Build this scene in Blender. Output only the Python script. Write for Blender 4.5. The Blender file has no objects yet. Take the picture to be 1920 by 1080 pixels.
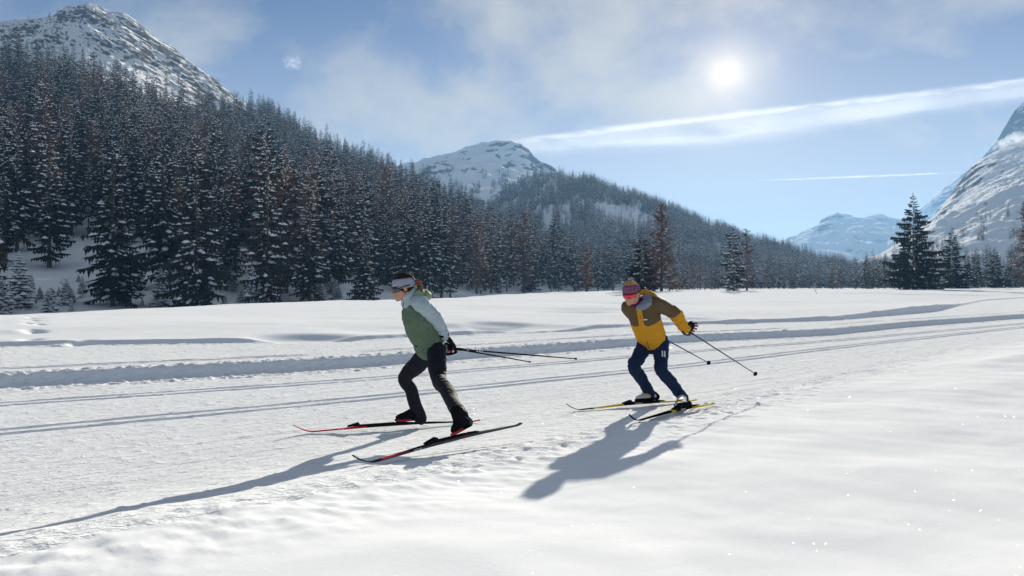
import bpy, bmesh, math, random
import numpy as np
from mathutils import Vector, Matrix

random.seed(7)
RNG = np.random.default_rng(11)
SC = bpy.context.scene
COL = SC.collection
PI = math.pi

# ------------------------------------------------------------------ camera
EYE = 1.45                     # camera height above the groomed trail
FPX = 1600.0                   # focal length in pixels of the 1920 px wide photograph
HOR = 537.0                    # image row of the horizon
cam_data = bpy.data.cameras.new('camera')
cam_data.sensor_width = 36.0
cam_data.lens = 36.0 * FPX / 1920.0
cam_data.clip_start = 0.05
cam_data.clip_end = 60000.0
camera = bpy.data.objects.new('camera', cam_data)
COL.objects.link(camera)
camera.location = (0, 0, EYE)
camera.rotation_euler = (math.radians(90) - math.atan((540 - HOR) / FPX), 0, 0)
SC.camera = camera

# ------------------------------------------------------------------ sky, sun, exposure
SUN_DIR = Vector((405 / FPX, 1.0, 402 / FPX)).normalized()     # towards the sun
SUN_EL = math.asin(SUN_DIR.z)
SUN_AZ = math.atan2(SUN_DIR.x, SUN_DIR.y)
SKY_STRENGTH = 0.08
world = bpy.data.worlds.new('World')
SC.world = world
world.use_nodes = True


def build_world():
    nt = world.node_tree
    nt.nodes.clear()
    N, L = nt.nodes.new, nt.links.new
    out = N('ShaderNodeOutputWorld')
    bg = N('ShaderNodeBackground')
    bg.inputs['Strength'].default_value = SKY_STRENGTH
    L(bg.outputs[0], out.inputs['Surface'])
    sky = N('ShaderNodeTexSky')
    sky.sky_type = 'NISHITA'
    sky.sun_disc = False
    sky.sun_elevation = SUN_EL
    sky.sun_rotation = SUN_AZ
    sky.altitude = 1000
    sky.air_density = 0.4
    sky.dust_density = 0.0
    sky.ozone_density = 1.5
    tc = N('ShaderNodeTexCoord')
    # cooler white balance of the photograph, applied to the whole sky alike
    wb = N('ShaderNodeMix'); wb.data_type = 'RGBA'; wb.blend_type = 'MULTIPLY'
    wb.inputs['Factor'].default_value = 1.0
    L(sky.outputs[0], wb.inputs['A']); wb.inputs['B'].default_value = (0.47, 0.56, 0.62, 1)
    # high thin cirrus veil
    mp = N('ShaderNodeMapping'); mp.inputs['Scale'].default_value = (3.2, 3.2, 4.6)
    mp.inputs['Rotation'].default_value = (0.3, 0.55, 0.2)
    L(tc.outputs['Generated'], mp.inputs['Vector'])
    n1 = N('ShaderNodeTexNoise'); n1.inputs['Scale'].default_value = 1.6; n1.inputs['Detail'].default_value = 7
    n1.inputs['Roughness'].default_value = 0.55; n1.inputs['Distortion'].default_value = 0.2
    L(mp.outputs[0], n1.inputs['Vector'])
    r1 = N('ShaderNodeMapRange'); r1.interpolation_type = 'SMOOTHSTEP'
    r1.inputs['From Min'].default_value = 0.33; r1.inputs['From Max'].default_value = 0.74
    r1.inputs['To Min'].default_value = 0.0; r1.inputs['To Max'].default_value = 0.82
    L(n1.outputs['Fac'], r1.inputs['Value'])
    veil = N('ShaderNodeMix'); veil.data_type = 'RGBA'
    # the pale band of thicker air along the horizon
    sxz = N('ShaderNodeSeparateXYZ'); L(tc.outputs['Generated'], sxz.inputs[0])
    hz = N('ShaderNodeMapRange'); hz.interpolation_type = 'SMOOTHERSTEP'
    hz.inputs['From Min'].default_value = -0.05; hz.inputs['From Max'].default_value = 0.42
    hz.inputs['To Min'].default_value = 0.80; hz.inputs['To Max'].default_value = 0.0
    L(sxz.outputs['Z'], hz.inputs['Value'])
    mx = N('ShaderNodeMath'); mx.operation = 'MAXIMUM'
    L(r1.outputs[0], mx.inputs[0]); L(hz.outputs[0], mx.inputs[1])
    L(mx.outputs[0], veil.inputs['Factor']); L(wb.outputs['Result'], veil.inputs['A'])
    veil.inputs['B'].default_value = (3.6, 3.65, 3.55, 1)
    # aureole: sunlight scattered forward by the thin ice cloud round the sun
    dt = N('ShaderNodeVectorMath'); dt.operation = 'DOT_PRODUCT'
    nm = N('ShaderNodeVectorMath'); nm.operation = 'NORMALIZE'
    L(tc.outputs['Generated'], nm.inputs[0]); L(nm.outputs[0], dt.inputs[0])
    dt.inputs[1].default_value = SUN_DIR
    ac = N('ShaderNodeMath'); ac.operation = 'ARCCOSINE'; ac.use_clamp = False
    cl = N('ShaderNodeClamp'); cl.inputs['Min'].default_value = -1; cl.inputs['Max'].default_value = 0.9999999
    L(dt.outputs['Value'], cl.inputs['Value']); L(cl.outputs[0], ac.inputs[0])
    total = None
    for amp, width in ((5.8, 1.5), (1.6, 13.0)):
        dv = N('ShaderNodeMath'); dv.operation = 'DIVIDE'; dv.inputs[1].default_value = math.radians(width)
        L(ac.outputs[0], dv.inputs[0])
        if width < 0.1:
            sq = N('ShaderNodeMath'); sq.operation = 'POWER'; sq.inputs[1].default_value = 2.0
            L(dv.outputs[0], sq.inputs[0]); src = sq
        else:
            src = dv
        ng = N('ShaderNodeMath'); ng.operation = 'MULTIPLY'; ng.inputs[1].default_value = -1.0
        L(src.outputs[0], ng.inputs[0])
        ex = N('ShaderNodeMath'); ex.operation = 'EXPONENT'; L(ng.outputs[0], ex.inputs[0])
        ml = N('ShaderNodeMath'); ml.operation = 'MULTIPLY'; ml.inputs[1].default_value = amp
        L(ex.outputs[0], ml.inputs[0])
        if total is None:
            total = ml
        else:
            ad = N('ShaderNodeMath'); ad.operation = 'ADD'
            L(total.outputs[0], ad.inputs[0]); L(ml.outputs[0], ad.inputs[1]); total = ad
    gl = N('ShaderNodeVectorMath'); gl.operation = 'SCALE'
    gl.inputs[0].default_value = (1.0, 0.80, 0.50); L(total.outputs[0], gl.inputs['Scale'])
    sm = N('ShaderNodeVectorMath'); sm.operation = 'ADD'
    L(veil.outputs['Result'], sm.inputs[0]); L(gl.outputs[0], sm.inputs[1])
    L(sm.outputs[0], bg.inputs['Color'])


build_world()
sun_data = bpy.data.lights.new('sun', 'SUN')
sun_data.energy = 5.0
sun_data.angle = math.radians(0.55)
sun_data.color = (1.0, 0.935, 0.81)
sun = bpy.data.objects.new('sun', sun_data)
COL.objects.link(sun)
sun.rotation_euler = SUN_DIR.to_track_quat('Z', 'Y').to_euler()
sun.location = (30, 120, 60)

SC.view_settings.view_transform = 'Standard'
SC.view_settings.look = 'None'
SC.view_settings.exposure = 1.0
SC.view_settings.gamma = 1.0
SC.view_settings.use_curve_mapping = False
SC.render.engine = 'CYCLES'
SC.cycles.use_denoising = True
SC.cycles.denoiser = 'OPENIMAGEDENOISE'
SC.cycles.max_bounces = 6
SC.cycles.diffuse_bounces = 3
SC.cycles.volume_bounces = 1
SC.cycles.transparent_max_bounces = 12
SC.cycles.sample_clamp_indirect = 8.0


# ------------------------------------------------------------------ helpers
def at(px, py, Y):
    """A point of the place, Y metres ahead of the camera, given the photograph's pixel."""
    return Vector(((px - 960) / FPX * Y, Y, EYE - (py - HOR) / FPX * Y))


_P = np.random.default_rng(5).permutation(512)
_P = np.concatenate([_P, _P, _P])


def noise2(x, y, seed=0):
    x = np.asarray(x, float); y = np.asarray(y, float)
    xi = np.floor(x).astype(int); yi = np.floor(y).astype(int)
    xf = x - xi; yf = y - yi
    u = xf * xf * xf * (xf * (xf * 6 - 15) + 10); v = yf * yf * yf * (yf * (yf * 6 - 15) + 10)

    def g(ix, iy, dx, dy):
        h = _P[(_P[(ix + seed * 37) & 511] + iy + seed * 17) & 511] * (2 * PI / 512)
        return np.cos(h) * dx + np.sin(h) * dy
    a = g(xi, yi, xf, yf); b = g(xi + 1, yi, xf - 1, yf)
    c = g(xi, yi + 1, xf, yf - 1); d = g(xi + 1, yi + 1, xf - 1, yf - 1)
    return (a + u * (b - a)) * (1 - v) + (c + u * (d - c)) * v


def fbm(x, y, octaves=4, seed=0, gain=0.5, lac=2.03):
    s, a, f = 0, 1.0, 1.0
    for o in range(octaves):
        s = s + a * noise2(np.asarray(x) * f, np.asarray(y) * f, seed + o)
        a *= gain; f *= lac
    return s


def ridged(x, y, octaves=4, seed=0, gain=0.55, lac=2.07):
    s, a, f = 0, 1.0, 1.0
    for o in range(octaves):
        s = s + a * (1 - 2.2 * np.abs(noise2(np.asarray(x) * f, np.asarray(y) * f, seed + o)))
        a *= gain; f *= lac
    return s


def smooth(e0, e1, x):
    t = np.clip((np.asarray(x, float) - e0) / (e1 - e0), 0, 1)
    return t * t * (3 - 2 * t)


def curve(pts, blur=0.8, lo=-60, hi=400, step=0.1):
    xs = np.arange(lo, hi, step)
    ys = np.interp(xs, [p[0] for p in pts], [p[1] for p in pts])
    k = int(blur / step) * 3
    w = np.exp(-0.5 * (np.arange(-k, k + 1) / (blur / step)) ** 2); w /= w.sum()
    ys = np.convolve(np.pad(ys, k, mode='edge'), w, mode='valid')
    return lambda s: np.interp(s, xs, ys)


def tag(o, label=None, cat=None, group=None, kind=None):
    if label: o['label'] = label
    if cat: o['category'] = cat
    if group: o['group'] = group
    if kind: o['kind'] = kind
    return o


def link(name, me, mats=(), parent=None):
    o = bpy.data.objects.new(name, me)
    for m in mats:
        if len(me.materials) < len(mats):
            me.materials.append(m)
    COL.objects.link(o)
    if parent is not None:
        o.parent = parent
    return o


def empty(name, loc=(0, 0, 0)):
    o = bpy.data.objects.new(name, None)
    o.empty_display_size = 0.3
    o.location = loc
    COL.objects.link(o)
    return o


def mesh_np(name, verts, faces, smooth_shade=True, mat_idx=None):
    """verts (n,3); faces (m,3) or (m,4) int arrays."""
    me = bpy.data.meshes.new(name)
    verts = np.asarray(verts, np.float32); faces = np.asarray(faces, np.int32)
    me.vertices.add(len(verts)); me.vertices.foreach_set('co', verts.ravel())
    k = faces.shape[1]
    me.loops.add(faces.size); me.loops.foreach_set('vertex_index', faces.ravel())
    me.polygons.add(len(faces))
    me.polygons.foreach_set('loop_start', np.arange(0, faces.size, k, dtype=np.int32))
    if mat_idx is not None:
        me.polygons.foreach_set('material_index', np.asarray(mat_idx, np.int32))
    me.polygons.foreach_set('use_smooth', np.full(len(faces), smooth_shade, dtype=bool))
    me.update(calc_edges=True)
    return me


def grid_faces(nr, nc):
    i = np.arange(nr - 1)[:, None] * nc + np.arange(nc - 1)[None, :]
    i = i.ravel()
    return np.stack([i, i + 1, i + nc + 1, i + nc], 1)


# ------------------------------------------------------------------ materials
def mat(name, col=(0.5, 0.5, 0.5), rough=0.6, spec=0.3, metal=0.0):
    m = bpy.data.materials.new(name)
    m.use_nodes = True
    b = m.node_tree.nodes['Principled BSDF']
    b.inputs['Base Color'].default_value = (*col, 1)
    b.inputs['Roughness'].default_value = rough
    b.inputs['Specular IOR Level'].default_value = spec
    b.inputs['Metallic'].default_value = metal
    return m


def nodes_of(m):
    nt = m.node_tree
    return nt, nt.nodes.new, nt.links.new, nt.nodes['Principled BSDF']


def noise_node(nt, scale, detail=3, rough=0.5, vec=None, dist=0.0):
    n = nt.nodes.new('ShaderNodeTexNoise')
    n.inputs['Scale'].default_value = scale
    n.inputs['Detail'].default_value = detail
    n.inputs['Roughness'].default_value = rough
    n.inputs['Distortion'].default_value = dist
    if vec is not None:
        nt.links.new(vec, n.inputs['Vector'])
    return n


def maprange(nt, src, a, b, c=0.0, d=1.0, sm=True):
    n = nt.nodes.new('ShaderNodeMapRange')
    if sm: n.interpolation_type = 'SMOOTHSTEP'
    n.inputs['From Min'].default_value = a; n.inputs['From Max'].default_value = b
    n.inputs['To Min'].default_value = c; n.inputs['To Max'].default_value = d
    nt.links.new(src, n.inputs['Value'])
    return n.outputs[0]


def mixcol(nt, fac, a, b):
    n = nt.nodes.new('ShaderNodeMix'); n.data_type = 'RGBA'
    if isinstance(fac, float): n.inputs['Factor'].default_value = fac
    else: nt.links.new(fac, n.inputs['Factor'])
    for v, k in ((a, 'A'), (b, 'B')):
        if isinstance(v, tuple): n.inputs[k].default_value = (*v, 1)
        else: nt.links.new(v, n.inputs[k])
    return n.outputs['Result']


def math_node(nt, op, a, b):
    n = nt.nodes.new('ShaderNodeMath'); n.operation = op
    for i, v in enumerate((a, b)):
        if isinstance(v, (int, float)): n.inputs[i].default_value = v
        else: nt.links.new(v, n.inputs[i])
    return n.outputs[0]


def bump(nt, h, strength, distance, normal=None):
    n = nt.nodes.new('ShaderNodeBump')
    n.inputs['Strength'].default_value = strength
    n.inputs['Distance'].default_value = distance
    nt.links.new(h, n.inputs['Height'])
    if normal is not None: nt.links.new(normal, n.inputs['Normal'])
    return n.outputs['Normal']


def coords(nt, kind='Object', scale=(1, 1, 1), rot=(0, 0, 0)):
    tc = nt.nodes.new('ShaderNodeTexCoord')
    mp = nt.nodes.new('ShaderNodeMapping')
    mp.inputs['Scale'].default_value = scale; mp.inputs['Rotation'].default_value = rot
    nt.links.new(tc.outputs[kind], mp.inputs['Vector'])
    return mp.outputs[0]


def trail_coords(nt, along, across):
    """Object coordinates turned so that x runs along the trail, then stretched."""
    v = coords(nt, 'Object', (1, 1, 1), (0, 0, math.radians(-45)))
    mp = nt.nodes.new('ShaderNodeMapping'); mp.inputs['Scale'].default_value = (along, across, 1.0)
    nt.links.new(v, mp.inputs['Vector'])
    return mp.outputs[0]


SNOW = (0.87, 0.885, 0.90)
# ------------------------------------------------------------------ snow materials
def snow_material(name, groomed):
    m = mat(name, SNOW, 0.8, 0.0)
    nt, N, L, b = nodes_of(m)
    v = coords(nt)
    n_fine = noise_node(nt, 30.0, 4, 0.65, v)
    n_mid = noise_node(nt, 2.2, 4, 0.5, v)
    if groomed:
        # rotate so that x runs along the trail, then stretch along it
        vs = trail_coords(nt, 0.13, 7.0)
        n_str = noise_node(nt, 2.2, 6, 0.70, vs, 0.3)
        vc = trail_coords(nt, 0.6, 1.5)
        n_chunk = noise_node(nt, 13.0, 5, 0.6, vc)
        chunk = maprange(nt, n_chunk.outputs['Fac'], 0.50, 0.70)
        vl = trail_coords(nt, 0.03, 13.0)
        n_line = noise_node(nt, 2.0, 3, 0.6, vl)
        nn = bump(nt, n_line.outputs['Fac'], 0.45, 0.035)
        nn = bump(nt, n_str.outputs['Fac'], 0.4, 0.05, nn)
        nn = bump(nt, chunk, 0.6, 0.015, nn)
        nn = bump(nt, n_fine.outputs['Fac'], 0.5, 0.014, nn)
    else:
        vw = trail_coords(nt, 0.35, 1.2)
        n_w = noise_node(nt, 0.8, 4, 0.45, vw)
        nn = bump(nt, n_w.outputs['Fac'], 0.25, 0.10)
        n_grain = noise_node(nt, 140.0, 3, 0.7, v)
        nn = bump(nt, n_fine.outputs['Fac'], 0.22, 0.005, nn)
        nn = bump(nt, n_grain.outputs['Fac'], 0.3, 0.002, nn)
    L(nn, b.inputs['Normal'])
    # single ice crystals that catch the sun like tiny tilted mirrors
    vo = N('ShaderNodeTexVoronoi'); vo.inputs['Scale'].default_value = 210.0; L(v, vo.inputs['Vector'])
    tilt = N('ShaderNodeVectorMath'); tilt.operation = 'MULTIPLY_ADD'
    L(vo.outputs['Color'], tilt.inputs[0]); tilt.inputs[1].default_value = (1.5, 1.5, 0.0); tilt.inputs[2].default_value = (-0.75, -0.75, 1.0)
    tn = N('ShaderNodeVectorMath'); tn.operation = 'NORMALIZE'; L(tilt.outputs[0], tn.inputs[0])
    wn = N('ShaderNodeTexWhiteNoise'); L(vo.outputs['Position'], wn.inputs['Vector'])
    pick = math_node(nt, 'GREATER_THAN', wn.outputs['Value'], 0.990)
    gl = N('ShaderNodeBsdfGlossy'); gl.inputs['Roughness'].default_value = 0.16; L(tn.outputs[0], gl.inputs['Normal'])
    L(mixcol(nt, pick, (0.0, 0.0, 0.0), (0.05, 0.05, 0.05)), gl.inputs['Color'])
    ms = N('ShaderNodeAddShader')
    L(b.outputs[0], ms.inputs[0]); L(gl.outputs[0], ms.inputs[1])
    L(ms.outputs[0], nt.nodes['Material Output'].inputs['Surface'])
    c = maprange(nt, n_mid.outputs['Fac'], 0.3, 0.7, 0.0, 1.0)
    L(mixcol(nt, c, (0.84, 0.855, 0.875), (0.89, 0.90, 0.91)), b.inputs['Base Color'])
    return m


M_SNOW = snow_material('fresh_snow', False)
M_TRAIL = snow_material('groomed_snow', True)

# ------------------------------------------------------------------ the ground, in trail coordinates
# s runs along the trail (away to the right), u across it (away to the left)
cE = curve([(-60, 3.0), (-10, 3.5), (0, 3.55), (1, 3.78), (2, 4.02), (3, 4.33), (5.8, 5.0), (7.7, 5.2), (12, 5.8), (17.8, 6.5), (22, 6.6), (40, 5.6), (400, 5.6)])
cA = curve([(-60, 11.5), (2.4, 9.62), (6.1, 9.17), (13.2, 8.78), (20.7, 8.86), (34.5, 8.62), (400, 8.6)])
cB = curve([(-60, 14.5), (3, 11.9), (7.4, 11.05), (16.3, 10.6), (23, 10.0), (37.5, 9.45), (400, 9.45)])
cC = curve([(-60, 18), (3.5, 13.9), (8.5, 12.75), (19, 12.5), (24.7, 11.2), (32, 11.5), (43.8, 11.0), (400, 11.0)])
cD = curve([(-60, 30), (5.2, 20.9), (11.3, 17.0), (24.2, 16.2), (31.4, 14.0), (46.6, 15.6), (84, 24), (400, 60)], 1.2)
lipZ = curve([(-60, 0.55), (1, 0.47), (2, 0.385), (3, 0.28), (6, 0.10), (9, 0.05), (14, 0.04), (400, 0.04)])
platZ = curve([(-60, 0.6), (1, 0.48), (3, 0.30), (3.7, 0.245), (6, 0.19), (10, 0.15), (20, 0.12), (400, 0.12)])
EDGE_PX = [(-400, 604), (0, 590), (100, 586), (250, 577), (400, 572), (560, 566), (640, 563.5), (700, 564), (850, 558),
           (1000, 549.5), (1060, 547), (1280, 544), (1500, 543), (1740, 541), (1920, 538.8), (2400, 538.5)]
FOOT = [(75, 594), (66, 596), (56, 599), (64, 603), (70, 600.5), (60, 606.5), (72, 609), (66, 618), (60, 617), (69, 619.5), (60, 628.8), (150, 631), (155, 630.5)]
PITS = [(565, 623, 1.1, 0.16), (880, 606, 1.5, 0.14), (930, 602, 1.0, 0.12), (985, 606, 1.8, 0.10), (1100, 579, 2.0, .10), (1075, 584, 1.5, .08), (740, 612, 1.6, .05),
        (1190, 568, 2.5, .12), (1280, 593, 1.2, .08), (1410, 596, 0.9, .08), (1540, 597, 0.8, .12), (1640, 549, 6, .22), (1560, 550, 7, .12), (1760, 552, 5, .32), (1740, 550.5, 4, .25)]


def edge_R(px):
    y = np.interp(px, [p[0] for p in EDGE_PX], [p[1] for p in EDGE_PX])
    return 1840.0 / ((y - HOR) + 4.0)


def ground_far(x, y):
    """Height of the meadow and of what lies beyond its edge."""
    Y = np.maximum(y, 1.0)
    px = 960 + FPX * x / Y
    px = np.clip(px, -2500, 4500)
    z = 0.30 + np.minimum(0.0025 * Y, 0.80)
    R = edge_R(px)
    drop = np.interp(px, [-400, 700, 1150, 1400, 2400], [3.4, 3.0, 1.2, 0.5, 0.4])
    z = z - drop * smooth(0, 1, (Y - R) / (0.25 * R + 8))
    z = z + 0.10 * fbm(x / 14, y / 14, 3, 3) * smooth(15, 40, Y) + 0.03 * fbm(x / 3, y / 3, 2, 9) * smooth(12, 20, Y)
    return z


def ground_z(s, u, detail=True):
    s = np.asarray(s, float); u = np.asarray(u, float)
    x = (s - u) / math.sqrt(2); y = (s + u) / math.sqrt(2)
    E, A, B, C, D = cE(s), cA(s), cB(s), cC(s), cD(s)
    wob = 0.07 * fbm(s * 1.1, u * 0, 3, 21)
    wobf = 0.035 * fbm(s * 6, u * 0, 2, 22)
    E2 = E + wob * 0.8 + wobf
    du = u - E2
    lip = lipZ(s)
    z_trail = lip * (0.10 * (1 - smooth(0, 0.5, du)) + 0.90 * (1 - smooth(0, 2.3, du)))
    plat = platZ(s)
    k = smooth(0, 2.2, -du)
    z_near = lip * (1 - k) + plat * k
    z = np.where(du > 0, z_trail, z_near)
    # classic tracks: two pairs on the near trail, two narrow pairs on the far one
    fade = 0.8 + 0.2 * smooth(0.15, -0.1, fbm(s * 0.35, u * 0 + 3, 2, 31))
    for K, w, dep in ((A, 0.060, 0.062), (B, 0.056, 0.055)):
        for off in (-0.145, 0.145):
            d = np.abs(u - (K + off))
            z = z - dep * fade * (1 - smooth(w * 0.65, w * 1.15, d))
    # bank of the upper trail
    C2 = C + wob * 0.9 + wobf
    z_far = 0.16
    stepC = smooth(0.0, 0.24, u - C2)
    z = z + z_far * stepC
    ridge = np.exp(-((u - C2 - 0.34) / 0.12) ** 2)
    z = z + 0.018 * ridge
    for off, dep in ((1.25, .03), (1.47, .03)):
        z = z - dep * (1 - smooth(0.03, 0.06, np.abs(u - (C + off)))) * smooth(0.1, -0.1, fbm(s * 0.2, u * 0 + 8, 2, 33) - 0.1)
    # lip of the untouched meadow
    D2 = D + wob * 1.0 + wobf * .6
    dz = u - D2
    hgt = 0.09 + 0.22 * np.exp(-((s - 46) / 12) ** 2)
    stepD = smooth(0.0, 0.35, dz)
    zf = ground_far(x, y)
    k2 = smooth(0.0, 7.0, dz)
    z = np.where(dz > 0, (z_far + hgt * stepD) * (1 - k2) + zf * k2, z)
    z = z + 0.03 * np.exp(-((dz - 0.4) / 0.25) ** 2) * smooth(-0.1, 0.4, fbm(s * .5, u * 0 + 1, 2, 35))
    if not detail:
        return z
    near = 1 - smooth(22, 45, np.hypot(s, u))
    trail = smooth(0.0, 0.4, du) * (1 - smooth(-0.1, 0.1, dz))
    # skating marks and crumbs
    z = z + trail * near * (0.009 * fbm(s * 0.35, u * 8.0, 3, 41) + 0.0045 * fbm(s * 2.6, u * 10.0, 3, 45))
    cr = fbm(s * 8.5, u * 9.5, 3, 51)
    z = z + trail * near * 0.034 * np.maximum(cr - 0.34, 0)
    rowC = np.exp(-((u - C2 - 0.42) / 0.20) ** 2) + np.exp(-((u - C2 + 0.42) / 0.24) ** 2) + 0.6 * np.exp(-((u - D2 + 0.25) / 0.2) ** 2)
    z = z + rowC * (0.045 * np.maximum(fbm(s * 6.5, u * 7.0, 3, 55), -0.05) + 0.03 * fbm(s * 13, u * 13, 2, 57)) * (1 - smooth(40, 70, s))
    # churned strip on the camera side of the lip
    strip = smooth(-1.25, -0.15, du) * (1 - smooth(-0.1, 0.35, du)) * (1 - smooth(16, 30, s))
    z = z + strip * (0.026 * np.maximum(fbm(s * 4.6 + u, u * 5.2, 3, 61), -0.10) + 0.014 * fbm(s * 11, u * 11, 3, 63))
    pitn = noise2(s * 8.5 - u * 3, u * 6.5, 66) * smooth(-0.25, 0.25, noise2(s * 1.1, u * 1.3, 67))
    z = z - strip * 0.030 * smooth(0.25, 0.5, pitn) * smooth(3.0, 5.5, s)
    # wide soft waves of the wind-packed snow
    wv = 1 - smooth(-0.3, 0.2, du)
    z = z + wv * (0.035 * fbm(s * 0.45, u * 0.5, 2, 71) + 0.010 * fbm(s * 1.4, u * 1.6, 2, 73) + 0.0035 * ridged(s * 1.6 + u, u * 5.0, 2, 75) * smooth(-0.2, 0.4, fbm(s * .4, u * .4, 2, 76)))
    z = z + wv * 0.05 * np.exp(-((s - 17.5) / 1.6) ** 2 - ((u - 4.6) / 0.35) ** 2)
    return z


def pit_field(x, y):
    z = np.zeros_like(x)
    for px, py in FOOT:
        Y = 1840.0 / ((py - HOR) + 4.0)
        X = (px - 960) / FPX * Y
        d2 = ((x - X) / 0.15) ** 2 + ((y - Y) / 0.26) ** 2
        z = z - 0.11 * np.exp(-d2) + 0.02 * np.exp(-(((x - X + .3) / .3) ** 2 + ((y - Y + .25) / .3) ** 2))
    for px, py, w, dep in PITS:
        Y = 1840.0 / ((py - HOR) + 4.0)
        X = (px - 960) / FPX * Y
        d2 = ((x - X) / w) ** 2 + ((y - Y) / (w * 0.8)) ** 2
        z = z - dep * np.exp(-d2 * d2)
    return z


def gz(x, y):
    s = (x + y) / math.sqrt(2); u = (y - x) / math.sqrt(2)
    return float(ground_z(np.array([s]), np.array([u]), False)[0])


def ground_hit(px, py):
    """Where the line of sight through that photo pixel meets the near ground."""
    Y = np.linspace(2.5, 40, 6000)
    X = (px - 960) / FPX * Y
    z = ground_z((X + Y) / math.sqrt(2), (Y - X) / math.sqrt(2), False)
    k = int(np.argmax(EYE - (py - HOR) / FPX * Y <= z))
    return Vector((X[k], Y[k], z[k]))


def build_ground():
    ss = [-40, -25, -15, -9, -6, -4]
    s = -3.0
    while s < 0: ss.append(s); s += 0.12
    while s < 3000:
        ss.append(s)
        s += 0.032 if s < 7 else 0.032 * (s / 7) ** (1.06 if s < 60 else 1.3)
    S = np.array(ss)
    E, A, B, C, D = (f(S) for f in (cE, cA, cB, cC, cD))
    rows, seg = [], []

    def lin(a, b, n, end=False):
        for t in np.linspace(0, 1, n, endpoint=end):
            rows.append(a + (b - a) * t)
    for k in (-200, -100, -50, -25, -12, -6, -3, -1.5): rows.append(S * 0 + k)
    lin(S * 0 - 0.5, S * 0 + 0.5, 8)
    lin(S * 0 + 0.5, E - 1.3, 46)
    lin(E - 1.3, E - 0.1, 34)
    iE = len(rows) - 4
    lin(E - 0.1, E + 0.5, 16)
    lin(E + 0.5, A - 0.28, 78)
    lin(A - 0.28, A + 0.28, 30)
    lin(A + 0.28, B - 0.28, 30)
    lin(B - 0.28, B + 0.28, 30)
    lin(B + 0.28, C - 0.9, 24)
    lin(C - 0.9, C - 0.15, 18)
    lin(C - 0.15, C + 0.9, 34)
    lin(C + 0.9, C + 1.7, 26)
    lin(C + 1.7, D - 0.5, 50)
    lin(D - 0.5, D - 0.2, 10)
    iD = len(rows)
    lin(D - 0.2, D + 1.0, 26)
    r = 0.12; off = 1.0
    while off < 4000:
        rows.append(D + off); off += r; r *= 1.045
    U = np.array(rows)
    SS = np.broadcast_to(S[None, :], U.shape)
    Z = ground_z(SS, U)
    X = (SS - U) / math.sqrt(2); Y = (SS + U) / math.sqrt(2)
    Z = Z + pit_field(X, Y) * (U > D - 0.5)
    P = np.stack([X, Y, Z], -1)

    def piece(name, a, b, m):
        Q = P[a:b + 1]
        me = mesh_np(name, Q.reshape(-1, 3), grid_faces(Q.shape[0], Q.shape[1]))
        tag(link(name, me, (m,)), kind='structure')
    piece('ground', 0, iE, M_SNOW)
    piece('ski_trail', iE, iD, M_TRAIL)
    piece('meadow', iD, len(rows) - 1, M_SNOW)


build_ground()
# ------------------------------------------------------------------ mountains
def rock_material(name, scale, snowline, streak=(1, 1, 1), diag=0.0, rock=(0.16, 0.155, 0.15), rock2=(0.07, 0.07, 0.075), amount=0.5, soft=0.10):
    m = mat(name, SNOW, 0.85, 0.0)
    nt, N, L, b = nodes_of(m)
    v = coords(nt, 'Object', streak)
    if diag:                       # gullies and ledges that run down to the right
        sp = N('ShaderNodeSeparateXYZ'); L(v, sp.inputs[0])
        cb = N('ShaderNodeCombineXYZ')
        L(math_node(nt, 'ADD', sp.outputs['X'], math_node(nt, 'MULTIPLY', sp.outputs['Z'], 1.25)), cb.inputs['X'])
        L(math_node(nt, 'MULTIPLY', math_node(nt, 'SUBTRACT', sp.outputs['X'], sp.outputs['Z']), diag), cb.inputs['Y'])
        L(math_node(nt, 'MULTIPLY', sp.outputs['Y'], diag), cb.inputs['Z'])
        v = cb.outputs[0]
    n1 = noise_node(nt, scale, 8, 0.62, v, 0.5)
    n2 = noise_node(nt, scale * 0.16, 4, 0.5, v)
    n3 = noise_node(nt, scale * 4.0, 3, 0.6, v)
    ge = N('ShaderNodeNewGeometry')
    sx = N('ShaderNodeSeparateXYZ'); L(ge.outputs['Normal'], sx.inputs[0])
    steep = maprange(nt, sx.outputs['Z'], snowline - 0.30, snowline + 0.15, 0.30, -0.22, False)
    a = math_node(nt, 'ADD', n1.outputs['Fac'], steep)
    a = math_node(nt, 'ADD', a, maprange(nt, n2.outputs['Fac'], 0.3, 0.7, -0.12, 0.12, False))
    f = maprange(nt, a, amount - soft, amount + soft)
    rc = mixcol(nt, n3.outputs['Fac'], rock, rock2)
    L(mixcol(nt, f, SNOW, rc), b.inputs['Base Color'])
    nn = bump(nt, n1.outputs['Fac'], 0.5, 0.5 / scale)
    L(nn, b.inputs['Normal'])
    return m


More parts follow.
